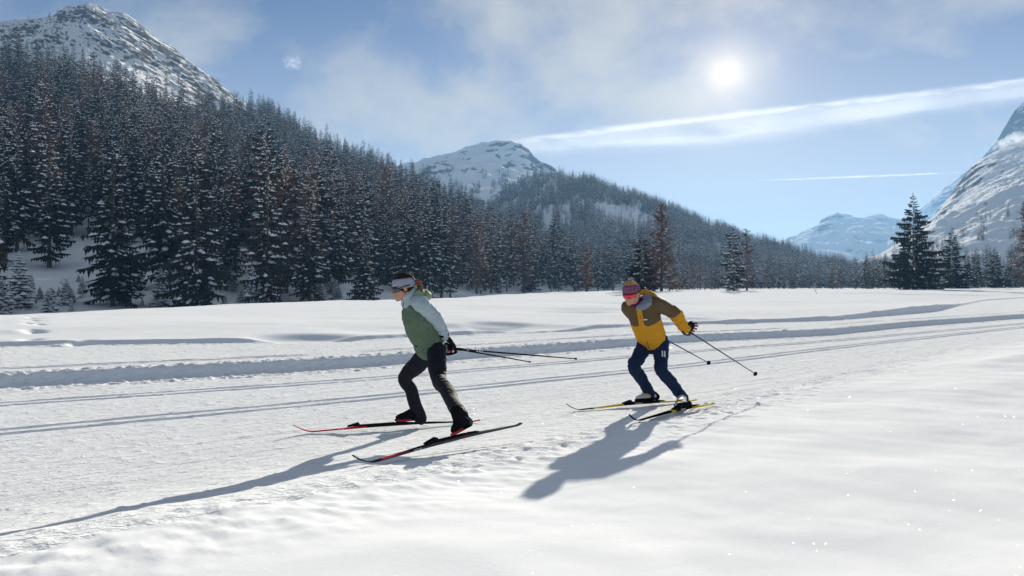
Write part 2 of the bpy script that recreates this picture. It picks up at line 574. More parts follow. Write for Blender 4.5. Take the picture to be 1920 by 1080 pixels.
class Ridge:
    """A mountainside: foot line and crest line given by bearing (photo column), surface between, back slope behind."""

    def __init__(self, sil, crest, foot, foot_z, power, disp=None):
        self.sil, self.crest, self.foot, self.foot_z, self.power, self.disp = sil, crest, foot, foot_z, power, disp
        self.wide = curve(sil, 70, -1400, 3000, 4)
        self.sharp = curve(sil, 3, -1400, 3000, 1)

    def base(self, px, Y):
        I = lambda t: np.interp(px, [p[0] for p in t], [p[1] for p in t])
        Yc = I(self.crest); Yf = I(self.foot)
        t = (Y - Yf) / np.maximum(Yc - Yf, 1)
        # the outline belongs to the crest; lower down the slope is broad and smooth
        k = smooth(0.60, 1.0, t)
        yc = self.wide(px) * (1 - k) + self.sharp(px) * k
        zc = EYE + (HOR - yc) / FPX * Yc
        tc = np.clip(t, 0, 1)
        z = self.foot_z + (zc - self.foot_z) * tc ** self.power
        back = np.maximum(Y - Yc, 0)
        slope = np.maximum(zc, 5) / np.maximum(Yc, 1) * 0.8
        z = z - back * slope
        z = z - np.maximum(Yf - Y, 0) * 0.25
        return z, t

    def z(self, px, Y):
        px = np.asarray(px, float); Y = np.asarray(Y, float)
        z, t = self.base(px, Y)
        if self.disp is not None:
            X = (px - 960) / FPX * Y
            z = z + self.disp(X, Y, z, t, px)
        return z

    def build(self, name, pxs, ts, m):
        PX, T = np.meshgrid(pxs, ts)
        Yc = np.interp(PX, [p[0] for p in self.crest], [p[1] for p in self.crest])
        Yf = np.interp(PX, [p[0] for p in self.foot], [p[1] for p in self.foot])
        Y = Yf + (Yc - Yf) * T
        Z = self.z(PX, Y)
        X = (PX - 960) / FPX * Y
        me = mesh_np(name, np.stack([X, Y, Z], -1).reshape(-1, 3), grid_faces(*PX.shape))
        o = link(name, me, (m,))
        return tag(o, kind='structure')

    def find_Y(self, px, py):
        """Distance at which the mountainside is seen at that photo row."""
        Ys = np.linspace(np.interp(px, [p[0] for p in self.foot], [p[1] for p in self.foot]),
                         np.interp(px, [p[0] for p in self.crest], [p[1] for p in self.crest]), 400)
        y = HOR - (self.z(np.full(400, px), Ys) - EYE) / Ys * FPX
        k = np.where(y <= py)[0]
        return float(Ys[k[0]]) if len(k) else float(Ys[-1])


def disp_left(X, Y, z, t, px):
    rough = smooth(0.45, 0.8, t) * smooth(620, 420, px)
    d = 15 * rough * ridged(X / 80 + Y / 300, Y / 70, 4, 81) * 0.30
    d = d + 2.2 * rough * ridged((X + z) / 11, (z - X) / 34 + Y / 50, 4, 85) * smooth(1.25, 0.95, t)
    d = d + 0.9 * rough * ridged((X + z) / 5, (z - X) / 16 + Y / 24, 2, 88)
    d = d * (0.35 + 0.65 * smooth(0.0, 0.12, np.abs(1 - t)))
    d = d + (1.4 * fbm(X / 40, Y / 40, 3, 91) + 0.3 * fbm(X / 7, Y / 7, 2, 95)) * smooth(0.0, 0.06, t) * (1 - rough)
    return d


left_mountain = Ridge(
    [(-900, 120), (-500, 85), (-200, 62), (-60, 50), (0, 47), (60, 42), (100, 36), (125, 20), (150, 16), (165, 10), (182, 14), (200, 27), (215, 29), (235, 32), (262, 52), (290, 75), (320, 92),
     (350, 115), (380, 137), (400, 152), (440, 186), (470, 205), (500, 226), (600, 287), (700, 327), (760, 358), (850, 412), (920, 444), (1000, 478), (1100, 512), (1170, 530), (1260, 548)],
    [(-900, 740), (0, 740), (165, 790), (300, 850), (400, 880), (500, 840), (600, 740), (760, 610), (900, 500), (1000, 440), (1100, 400), (1260, 360)],
    [(-900, 100), (0, 100), (300, 108), (640, 130), (850, 180), (1000, 230), (1150, 290), (1260, 320)],
    -3.0, 1.28, disp_left)
M_PEAK = rock_material('peak_rock_and_snow', 0.33, 0.78, (1.0, 1.0, 1.0), 0.22, (0.20, 0.195, 0.19), (0.075, 0.075, 0.08), 0.43, 0.08)
left_mountain.build('mountain', np.concatenate([np.arange(-900, -80, 12), np.arange(-80, 560, 2.2), np.arange(560, 1262, 6)]),
                    np.concatenate([np.linspace(-0.05, 0.5, 90, endpoint=False), np.linspace(0.5, 1.12, 210), np.linspace(1.15, 1.6, 8)]), M_PEAK)


def disp_mid(X, Y, z, t, px):
    e = smooth(0.0, 0.15, np.abs(1 - t)) * 0.8 + 0.2
    return (52 * ridged(X / 300, Y / 300, 5, 101) * 0.3 + 13 * ridged(X / 60 + z / 60, Y / 70 + z / 50, 4, 105) * 0.6) * e * smooth(0.1, 0.35, t)


snow_summit = Ridge(
    [(400, 420), (600, 360), (700, 335), (780, 315), (810, 305), (830, 300), (855, 292), (880, 281), (905, 276), (918, 272), (930, 270), (950, 270), (962, 273), (975, 275), (985, 282), (1000, 299), (1012, 312), (1024, 316), (1040, 330), (1080, 350), (1200, 420), (1300, 470)],
    [(400, 2100), (1300, 2100)], [(400, 750), (1300, 900)], 0.0, 1.05, disp_mid)
M_MID = rock_material('summit_rock_and_snow', 0.035, 0.80, (1, 0.6, 1.8), 0.0, (0.17, 0.17, 0.18), (0.08, 0.08, 0.09), 0.50, 0.06)
snow_summit.build('snowy_mountain', np.arange(400, 1301, 3.0), np.concatenate([np.linspace(0.0, 1.1, 190), np.linspace(1.15, 1.5, 6)]), M_MID)


def disp_hill(X, Y, z, t, px):
    return (9 * fbm(X / 120, Y / 120, 3, 111) + 10 * ridged(px / 60, Y / 2500, 2, 113) * 0.4) * smooth(0.05, 0.3, t) * (0.4 + 0.6 * smooth(0, 0.1, np.abs(1 - t)))


forest_hill = Ridge(
    [(600, 520), (760, 505), (860, 450), (900, 412), (930, 380), (950, 359), (975, 343), (1000, 332), (1050, 328), (1100, 336), (1150, 354), (1200, 372), (1260, 397), (1320, 424), (1400, 455), (1470, 480), (1550, 507), (1620, 522), (1700, 532), (1900, 537), (2100, 540)],
    [(600, 900), (900, 1050), (1000, 1080), (1100, 1050), (1300, 950), (1500, 860), (1700, 800), (2100, 800)],
    [(600, 420), (2100, 420)], -4.0, 1.12, disp_hill)
M_HILL = rock_material('hill_snow', 0.05, 0.55, (1, 1, 1), 0.0, (0.10, 0.10, 0.10), (0.05, 0.05, 0.05), 0.72, 0.06)
forest_hill.build('hill', np.arange(600, 2101, 6.0), np.concatenate([np.linspace(-0.02, 1.08, 120), np.linspace(1.12, 1.5, 6)]), M_HILL)


def disp_right(X, Y, z, t, px):
    return (32 * ridged(X / 220, Y / 300, 5, 121) * 0.3 + 7 * ridged(X / 40 + z / 70, Y / 60 + z / 25, 4, 125) * 0.6) * (0.3 + 0.7 * smooth(0, 0.2, np.abs(1 - t))) * smooth(0.05, 0.3, t)


right_massif = Ridge(
    [(1560, 545), (1640, 520), (1690, 488), (1720, 455), (1740, 432), (1752, 420), (1762, 400), (1775, 385), (1790, 366), (1800, 346), (1815, 325), (1830, 311), (1850, 299), (1870, 289), (1895, 279), (1920, 268), (1980, 240), (2060, 222), (2300, 215), (2500, 240)],
    [(1560, 1450), (2500, 1150)], [(1560, 560), (2500, 500)], 0.0, 1.05, disp_right)
M_MASS = rock_material('massif_rock_and_snow', 0.045, 0.66, (1.0, 0.6, 1.5), 0.0, (0.17, 0.17, 0.18), (0.08, 0.08, 0.09), 0.485, 0.06)
right_massif.build('massif', np.arange(1560, 2501, 3.5), np.concatenate([np.linspace(0.0, 1.1, 180), np.linspace(1.15, 1.5, 6)]), M_MASS)

far_range = Ridge(
    [(1200, 520), (1400, 500), (1470, 463), (1500, 448), (1522, 438), (1533, 425), (1540, 413), (1552, 406), (1570, 402), (1585, 405), (1597, 407), (1606, 413), (1615, 413), (1625, 407), (1640, 404), (1652, 403), (1663, 407), (1680, 418), (1700, 432), (1720, 420), (1740, 410), (1765, 402), (1800, 395), (1900, 400), (2100, 410), (2400, 420)],
    [(1200, 4000), (2400, 4000)], [(1200, 2300), (2400, 2300)], 0.0, 0.9,
    lambda X, Y, z, t, px: (110 * ridged(X / 300, Y / 400 + z / 120, 5, 131) * 0.25) * (0.15 + 0.85 * smooth(0, 0.2, np.abs(1 - t))) * smooth(0.05, 0.3, t))
M_FAR = rock_material('far_rock_and_snow', 0.012, 0.80, (1, 0.5, 2.0), 0.0, (0.2, 0.2, 0.2), (0.1, 0.1, 0.1), 0.50, 0.07)
far_range.build('far_mountains', np.arange(1200, 2401, 5.0), np.concatenate([np.linspace(0.0, 1.1, 90), np.linspace(1.12, 1.14, 4)]), M_FAR)

# the summit that rises behind the cloud, beyond the hazy valley air
upper_peak = Ridge(
    [(1700, 420), (1780, 350), (1840, 300), (1872, 262), (1880, 244), (1886, 238), (1892, 226), (1899, 214), (1905, 206), (1912, 200), (1920, 193), (1960, 160), (2050, 120), (2200, 110), (2400, 180)],
    [(1700, 6600), (2400, 6600)], [(1700, 5500), (2400, 5500)], 0.0, 0.9,
    lambda X, Y, z, t, px: (120 * ridged(X / 700, Y / 700, 4, 141) * 0.25 + 25 * ridged(X / 160 + z / 200, Y / 160, 3, 145) * .5) * (0.15 + 0.85 * smooth(0, 0.2, np.abs(1 - t))) * smooth(0.05, 0.3, t))
M_UP = rock_material('upper_rock_and_snow', 0.012, 0.70, (1, 0.6, 1.6), 0.0, (0.22, 0.22, 0.23), (0.12, 0.12, 0.13), 0.47, 0.07)
upper_peak.build('cloudy_peak', np.arange(1700, 2401, 4.0), np.concatenate([np.linspace(0.0, 1.1, 110), np.linspace(1.12, 1.3, 4)]), M_UP)
# ------------------------------------------------------------------ trees
def needle_material(name, c1, c2):
    m = mat(name, c1, 0.75, 0.12)
    nt, N, L, b = nodes_of(m)
    oi = N('ShaderNodeObjectInfo')
    n = noise_node(nt, 0.9, 3, 0.6, coords(nt))
    f = math_node(nt, 'ADD', math_node(nt, 'MULTIPLY', oi.outputs['Random'], 0.6), math_node(nt, 'MULTIPLY', n.outputs['Fac'], 0.5))
    L(mixcol(nt, f, c1, c2), b.inputs['Base Color'])
    return m


M_NEEDLE = needle_material('spruce_needles', (0.013, 0.021, 0.017), (0.042, 0.034, 0.021))
M_LARCH = needle_material('larch_twigs', (0.105, 0.060, 0.044), (0.17, 0.10, 0.072))
M_BARK = mat('bark', (0.075, 0.058, 0.048), 0.9, 0.1)
_nt, _N, _L, _b = nodes_of(M_BARK)
_n = noise_node(_nt, 6.0, 4, 0.6, coords(_nt, 'Object', (3, 3, 0.5)))
_L(mixcol(_nt, _n.outputs['Fac'], (0.045, 0.035, 0.03), (0.12, 0.095, 0.08)), _b.inputs['Base Color'])
_L(bump(_nt, _n.outputs['Fac'], 0.6, 0.05), _b.inputs['Normal'])
M_TREESNOW = mat('snow_on_branches', SNOW, 0.85, 0.0)
UP = np.array([0, 0, 1.0])


class Tris:
    def __init__(self):
        self.v, self.f, self.n = [], [], 0

    def add(self, pts, tris):
        self.v.extend(pts)
        self.f.extend([(a + self.n, b + self.n, c + self.n) for a, b, c in tris])
        self.n += len(pts)

    def arrays(self):
        return np.array(self.v, float).reshape(-1, 3), np.array(self.f, int).reshape(-1, 3)


def trunk_tris(T, H, r0, rnd, lean=0.0, n=7):
    rings = 7
    pts = []
    for k in range(rings):
        t = k / (rings - 1)
        r = r0 * (1 - t) ** 0.85 + 0.012
        if k == 0: r *= 1.5
        cx = lean * H * t * t + 0.02 * H * 0.2 * math.sin(3 * t + rnd.random())
        for j in range(n):
            a = 2 * PI * j / n
            rr = r * (1 + (0.25 * rnd.random() if k == 0 else 0.06 * rnd.random()))
            pts.append((cx + rr * math.cos(a), rr * math.sin(a), -0.4 + (H * 0.985 + 0.4) * t if k else -0.4))
    pts = [(x, y, (0.35 if n <= i < 2 * n else z) if False else z) for i, (x, y, z) in enumerate(pts)]
    tr = []
    for k in range(rings - 1):
        for j in range(n):
            a = k * n + j; b = k * n + (j + 1) % n
            tr += [(a, b, b + n), (a, b + n, a + n)]
    T.add(pts, tr)


def blob(T, c, ax, side, up, la, ls, lu, rnd):
    """A low lump of snow: irregular eight-sided dome."""
    n = 6
    pts = []
    for j in range(n):
        a = 2 * PI * j / n
        q = 0.75 + 0.5 * rnd.random()
        pts.append(c + ax * (la * q * math.cos(a)) + side * (ls * q * math.sin(a)) - up * (0.35 * lu))
    pts.append(c + up * lu + ax * (la * 0.2 * (rnd.random() - .5)))
    T.add(pts, [(j, (j + 1) % n, n) for j in range(n)])


def spruce(seed, H=20.0, R=3.0, z0=0.10, whorls=30, per=6, fingers=5, snowy=0.5, droop=0.35, irregular=0.3, power=0.8, tip=0.0, snow_size=1.0, lumps=1, bare=4):
    rnd = random.Random(seed)
    tk, cr, sn = Tris(), Tris(), Tris()
    trunk_tris(tk, H, 0.0095 * H * (0.8 + 0.4 * rnd.random()), rnd)
    az = rnd.random() * 6
    bald = [(rnd.random() * 6.28, rnd.random(), 0.10 + .1 * rnd.random()) for _ in range(bare)]
    for w in range(whorls):
        t = w / (whorls - 1.0)
        zz = H * (z0 + (0.985 - z0) * t ** 0.92)
        env = R * ((1 - t) ** power) * (0.70 + 0.30 * smooth(0.0, 0.18, t)) + 0.02 * H * (1 - t) * 0.5 + 0.012 * H
        nb = max(3, int(round(per * (0.65 + 0.35 * (1 - t)) + rnd.random() - 0.5)))
        for k in range(nb):
            az += 2.399963 + 0.5 * (rnd.random() - 0.5)
            a = az
            L = env * (1 - irregular + 2 * irregular * rnd.random() ** 1.3)
            gap = False
            for (ga, gt, gw) in bald:
                if abs(t - gt) < gw and math.cos(a - ga) > 0.75: L *= 0.55
            d = np.array([math.cos(a), math.sin(a), 0.0]); sd = np.array([-d[1], d[0], 0.0])
            dr = droop * (1.25 - 1.35 * t) + 0.12 * (rnd.random() - 0.5)      # lower branches hang, upper ones rise
            z1 = zz + (rnd.random() - 0.5) * H * 0.02

            def P(q):
                return d * (L * q) + UP * (z1 + L * (-dr * q * 1.15 + 0.32 * dr * q * q + (0.10 * q * q)))
            nf = fingers + (1 if L > 0.7 * R else 0) - (1 if t > 0.8 else 0)
            wmax = 0.30 * L + 0.05
            for i in range(nf):
                q = 0.16 + 0.78 * (i + 0.5 * rnd.random()) / nf
                c = P(q); c2 = P(min(q + 0.85 / nf + 0.05, 1.0))
                ww = wmax * (1.15 - 0.75 * q) * (0.7 + 0.6 * rnd.random())
                for sgn in (-1, 1):
                    ap = c + d * (ww * (0.55 + 0.5 * rnd.random())) + sd * (sgn * ww) - UP * (ww * (0.35 + 0.5 * rnd.random()))
                    cr.add([c, c2, ap], [(0, 1, 2)])
                ap = (c + c2) * 0.5 - UP * (ww * (0.75 + 0.7 * rnd.random())) + sd * (ww * 0.35 * (rnd.random() - .5)) + d * 0.1
                cr.add([c, c2, ap], [(0, 1, 2)])
            c = P(0.85); tipp = P(1.0) + d * (0.16 * L) + UP * (0.03 * L)
            cr.add([c + sd * 0.06 * L, c - sd * 0.06 * L, tipp], [(0, 1, 2)])
            # snow lying along the bough
            if rnd.random() < snowy:
                m = lumps + (1 if rnd.random() < 0.5 else 0)
                for _ in range(m):
                    q = 0.38 + 0.5 * rnd.random()
                    ax = P(min(q + .05, 1)) - P(q - .05); ax /= np.linalg.norm(ax)
                    ln = min(L * (0.15 + 0.13 * rnd.random()), 0.75) * snow_size
                    blob(sn, P(q) + UP * 0.03 + sd * (0.25 * wmax * (rnd.random() - .5)), ax, sd, UP, ln, (0.45 + 0.3 * rnd.random()) * ln + 0.05, 0.10 + 0.22 * ln, rnd)
    # leader
    cr.add([np.array([0.02 * H * .2, 0, H * 0.95]), np.array([-0.02 * H * .2, 0.0, H * 0.95]), np.array([0, 0, H * 1.01])], [(0, 1, 2)])
    cr.add([np.array([0, 0.004 * H, H * 0.95]), np.array([0, -0.004 * H, H * 0.95]), np.array([0, 0, H * 1.01])], [(0, 1, 2)])
    return tk.arrays(), cr.arrays(), sn.arrays()


def larch(seed, H=18.0, R=3.4, z0=0.08, boughs=120, twigs=9, snowy=0.25, power=0.7, thin=0.7):
    rnd = random.Random(seed)
    tk, cr, sn = Tris(), Tris(), Tris()
    trunk_tris(tk, H, 0.012 * H, rnd)

    def stick(T, a, b, r):
        ax = b - a; n = np.linalg.norm(ax)
        if n < 1e-6: return
        ax = ax / n
        s1 = np.cross(ax, UP); s1 /= max(np.linalg.norm(s1), 1e-6); s2 = np.cross(ax, s1)
        T.add([a + s1 * r, a - s1 * r * .5 + s2 * r * .87, a - s1 * r * .5 - s2 * r * .87, b], [(0, 1, 3), (1, 2, 3), (2, 0, 3)])
    for k in range(boughs):
        t = rnd.random() ** 0.85
        zz = H * (z0 + (0.97 - z0) * t)
        a = k * 2.399963 + rnd.random()
        L = (R * (1 - t) ** power + 0.03 * H) * (0.5 + 0.75 * rnd.random())
        d = np.array([math.cos(a), math.sin(a), 0]); sd = np.array([-d[1], d[0], 0])
        rise = 0.05 - 0.35 * (1 - t) + 0.25 * (rnd.random() - .5)

        def P(q):
            return d * L * q + UP * (zz + L * (rise * q + 0.28 * q * q))
        stick(cr, P(0), P(0.55), 0.045 + 0.012 * L); stick(cr, P(0.5), P(1), 0.03 + 0.006 * L)
        for i in range(twigs):
            q = 0.2 + 0.8 * rnd.random(); c = P(q)
            ln = (0.18 + 0.2 * rnd.random()) * L * (1.2 - 0.6 * q) + 0.15
            v = d * (0.4 + 0.4 * rnd.random()) + sd * (2 * rnd.random() - 1) * 0.9 + UP * (0.5 * rnd.random() - 0.75)
            v = v / np.linalg.norm(v); w = np.cross(v, d + UP * .3); w /= max(np.linalg.norm(w), 1e-6)
            e = c + v * ln
            cr.add([c + w * .02, c - w * .02, e, c + v * ln * .5 + w * (0.10 + 0.14 * rnd.random()) * ln * 2.0 * thin], [(0, 1, 2), (0, 2, 3)])
        if rnd.random() < snowy:
            q = 0.35 + 0.5 * rnd.random(); ax = P(q + .05) - P(q - .05); ax /= np.linalg.norm(ax)
            blob(sn, P(q) + UP * 0.05, ax, sd, UP, 0.18 * L + .1, 0.08 * L + .06, 0.14, rnd)
    return tk.arrays(), cr.arrays(), sn.arrays()


def tree_meshes(name, data, foliage):
    out = []
    for part, (v, f), m in zip(('trunk', 'crown', 'snow'), data, (M_BARK, foliage, M_TREESNOW)):
        me = mesh_np(name + '_' + part, v, f, part == 'trunk')
        me.materials.append(m)
        out.append(me)
    return out


PROTO = {}                      # kind -> list of (H, [trunk, crown, snow])


def proto(kind, H, data, foliage):
    PROTO.setdefault(kind, []).append((H, tree_meshes(kind, data, foliage)))


for i in range(6):
    proto('spruce', 20.0, spruce(100 + i, 20.0, 2.5 + 0.35 * (i % 3), 0.10 + 0.05 * (i % 2), 34, 7, 5, 0.58, 0.40 + 0.10 * (i % 3), 0.36, 0.72, snow_size=0.68, lumps=2), M_NEEDLE)
for i in range(2):
    proto('slim', 20.0, spruce(150 + i, 20.0, 1.7, 0.30, 28, 6, 5, 0.55, 0.42, 0.4, 0.55, snow_size=0.75, lumps=2), M_NEEDLE)
for i in range(3):
    proto('young', 8.0, spruce(200 + i, 8.0, 1.9 + .25 * i, 0.02, 20, 8, 5, 1.0, 0.30, 0.3, 0.72, snow_size=2.0, lumps=2), M_NEEDLE)
for i in range(3):
    proto('larch', 18.0, larch(250 + i, 18.0, 2.6 + .4 * i), M_LARCH)
proto('brown', 20.0, spruce(270, 20.0, 2.6, 0.12, 32, 6, 5, 0.55, 0.40, 0.38, 0.7, snow_size=0.7, lumps=2), M_LARCH)
proto('brown', 20.0, spruce(271, 20.0, 2.2, 0.15, 30, 6, 5, 0.55, 0.42, 0.38, 0.62, snow_size=0.7, lumps=2), M_LARCH)
proto('lone', 20.0, spruce(300, 20.0, 5.6, 0.05, 34, 7, 6, 0.40, 0.30, 0.42, 0.84, snow_size=1.0, lumps=1, bare=0), M_NEEDLE)
proto('broad', 16.0, spruce(301, 16.0, 4.2, 0.03, 28, 7, 6, 0.5, 0.34, 0.36, 0.85), M_NEEDLE)
proto('broad', 16.0, spruce(302, 16.0, 3.5, 0.03, 27, 7, 5, 0.5, 0.34, 0.36, 0.8), M_NEEDLE)
proto('gaunt', 14.0, spruce(303, 14.0, 2.2, 0.05, 22, 6, 5, 0.75, 0.42, 0.4, 0.55, snow_size=1.4), M_NEEDLE)
proto('old_larch', 18.0, larch(304, 18.0, 3.9, 0.05, 210, 15, 0.40, power=0.62, thin=0.45), M_LARCH)
proto('sparse_larch', 16.0, larch(305, 16.0, 2.6, 0.10, 90, 10, 0.3, power=0.35, thin=0.5), M_LARCH)


def plant(name, kind, variant, loc, height, rot, label, group=None, wide=1.0, cat='tree'):
    H, ms = PROTO[kind][variant % len(PROTO[kind])]
    root = empty(name, loc)
    k = height / H
    root.scale = (k * wide, k * wide, k)
    root.rotation_euler = (0, 0, rot)
    tag(root, label, cat, group)
    for part, me in zip(('trunk', 'crown', 'snow'), ms):
        c = bpy.data.objects.new(part, me)
        COL.objects.link(c)
        c.parent = root
        if part == 'snow': c['kind'] = 'stuff'
    return root


def hill_point(px, py):
    Y = left_mountain.find_Y(px, py)
    z = float(left_mountain.z(np.array([px]), np.array([Y]))[0])
    return Vector(((px - 960) / FPX * Y, Y, z))


def flat_point(px, py, Y=None):
    """Where the meadow is seen at that photo row (or at the given distance)."""
    if Y is None:
        lo, hi = 20.0, 600.0
        Ys = np.linspace(25, 420, 800)
        xs = (px - 960) / FPX * Ys
        zs = ground_far(xs, Ys)
        rows = HOR - (zs - EYE) / Ys * FPX
        k = np.where(rows <= py)[0]
        Y = float(Ys[k[0]]) if len(k) else 200.0
    X = (px - 960) / FPX * Y
    return Vector((X, Y, float(ground_far(np.array([X]), np.array([Y]))[0])))


OCC = []                         # (x, y, radius) ground already taken by a hand-placed tree


def hero(name, kind, variant, p, height, rot, label, group=None, wide=1.0, cat='tree'):
    p = p.copy(); p.z -= 0.1
    OCC.append((p.x, p.y, 0.13 * height))
    return plant(name, kind, variant, p, height, rot, label, group, wide, cat)


def px_h(p, y_top):
    """Height of a tree that stands at p and reaches that photo row."""
    return EYE + (HOR - y_top) / FPX * p.y - p.z


# single trees on and behind the meadow, right half of the picture
for name, kind, var, px, py, top, label, wide in (
        ('spruce_tree', 'lone', 0, 1712, 543.0, 360, 'tall broad lone spruce on the meadow, dark against the sky, wide skirt of low branches', 1.0),
        ('spruce_tree', 'broad', 0, 1785, 540.8, 424, 'second tallest dark spruce, just to the right of the tall lone spruce', 1.0),
        ('spruce_tree', 'broad', 1, 1812, 540.0, 462, 'small spruce tucked against the right side of the second tallest spruce', 0.8),
        ('spruce_tree', 'broad', 1, 1830, 539.8, 461, 'narrow dark spruce standing between two broader spruces at the far right', 0.75),
        ('spruce_tree', 'broad', 0, 1866, 539.6, 461, 'bushy snow-flecked spruce below the steep snowy mountain face', 0.95),
        ('spruce_tree', 'broad', 1, 1900, 539.4, 469, 'dark spruce in front of the brown larch at the picture edge', 0.95),
        ('larch_tree', 'old_larch', 0, 1922, 540.0, 372, 'tall brown larch cut off by the right edge of the picture', 0.75),
        ('larch_tree', 'old_larch', 0, 1240, 546.0, 376, 'tall brown bare larch with several stems, behind the skier in the yellow jacket', 1.0),
        ('spruce_tree', 'broad', 0, 1204, 545.5, 423, 'dark spruce with snowy tiered branches at the left side of the tall brown larch', 1.0),
        ('spruce_tree', 'gaunt', 0, 1374, 545.0, 417, 'gaunt snow-laden spruce standing alone at the middle of the meadow edge', 1.0),
        ('larch_tree', 'sparse_larch', 0, 1400, 544.5, 424, 'thin bare-topped larch close beside the gaunt snow-laden spruce', 0.9),
        ('spruce_tree', 'slim', 0, 1149, 545.0, 452, 'slim dark spruce at the forest end, left of the tiered spruce', 1.1),
        ('larch_tree', 'larch', 1, 1100, 547.0, 447, 'low brown larch at the right end of the dark forest edge', 1.0)):
    p = flat_point(px, py)
    hero(name, kind, var, p, px_h(p, top), 0.7 * px, label, None, wide)

# young trees and bushes in front of the forest, left part
YOUNG = 'young snowy spruces at the forest foot'
for i, (px, py, top, lab) in enumerate((
        (36, 582, 470, 'young spruce under heavy snow caps at the left edge, tallest of the young trees there'),
        (3, 588, 515, 'young snow-covered spruce cut by the left edge of the picture'),
        (92, 585, 536, 'low bushy young spruce in front of the snowy clearing'),
        (134, 585, 560, 'tiny spruce at the right end of the low bushes before the clearing'),
        (147, 533, 512, 'small snow-capped spruce standing alone in the middle of the clearing'),
        (75, 562, 535, 'dark little spruce bush at the clearing, beside the tallest young spruce'),
        (110, 556, 535, 'row-end bush of snowy twigs in the lower clearing'),
        (303, 575, 492, 'broad young spruce left of the snow-crowned one at the forest foot'),
        (346, 574, 498, 'young spruce with a thick crown of snow at the forest foot'),
        (267, 577, 556, 'round snow-covered bush at the meadow edge by the big forked spruces'),
        (388, 572, 540, 'pale snowy bush to the right of the snow-crowned young spruce'),
        (422, 573, 548, 'tiny twiggy spruce in the open snow under the trunks'),
        (474, 571, 496, 'slender young spruce wrapped in snow between dark trunks'),
        (446, 571, 556, 'smallest sapling before the slender snow-wrapped spruce'),
        (600, 566, 520, 'snow-speckled young spruce below the middle of the dark slope'))):
    p = hill_point(px, py)
    hero('young_spruce', 'young', i, p, max(px_h(p, top), 0.8), 1.3 * i, lab, YOUNG, 1.0)

# saplings strewn along the forest foot
_rs = random.Random(12)
for i in range(34):
    px = _rs.uniform(4, 900); row = 0
    edge = np.interp(px, [p[0] for p in EDGE_PX], [p[1] for p in EDGE_PX])
    p = hill_point(px, edge - _rs.uniform(1, 34) * (1.0 if px < 480 else 0.5))
    hero('sapling', 'young', i, p, _rs.uniform(1.6, 5.0), i * 1.7, 'snow-laden sapling on the snowy floor at the foot of the dark forest', 'saplings along the foot of the forest', _rs.uniform(0.9, 1.4))

# big trees of the front row that can be told apart
for i, (kind, px, py, top, wide, lab) in enumerate((
        ('spruce', 92, 505, 222, 1.15, 'huge spruce with bare lower trunk at the left side of the snowy clearing'),
        ('slim', 8, 503, 270, 1.2, 'thin-trunked spruce near the left edge, behind the young snowy ones'),
        ('spruce', 212, 575, 262, 1.1, 'tall snow-laden spruce that borders the clearing on its right'),
        ('spruce', 243, 577, 410, 1.35, 'shorter snow-laden spruce leaning into the tall one right of the clearing'),
        ('slim', 166, 445, 300, 0.9, 'thin dark stem at the top of the snowy clearing'),
        ('slim', 288, 500, 300, 1.0, 'straight dark trunk behind the broad young spruce'),
        ('slim', 312, 502, 395, 0.9, 'thin leaning stem with a small crown above the broad young spruce'),
        ('young', 338, 512, 425, 0.75, 'half-grown spruce with a thick snow cap on a bare thin stem'),
        ('slim', 372, 530, 440, 1.0, 'narrow snow-hung spruce on a thin stem between open snow patches'),
        ('spruce', 422, 547, 335, 1.1, 'spruce with one side bare and a trunk base free in the snow'),
        ('slim', 397, 524, 330, 1.0, 'leaning dark trunk left of the half-bare spruce'))):
    p = hill_point(px, py)
    hero('spruce_tree', kind, i, p, px_h(p, top), 2.1 * i, lab, 'front row of the dark forest', wide)


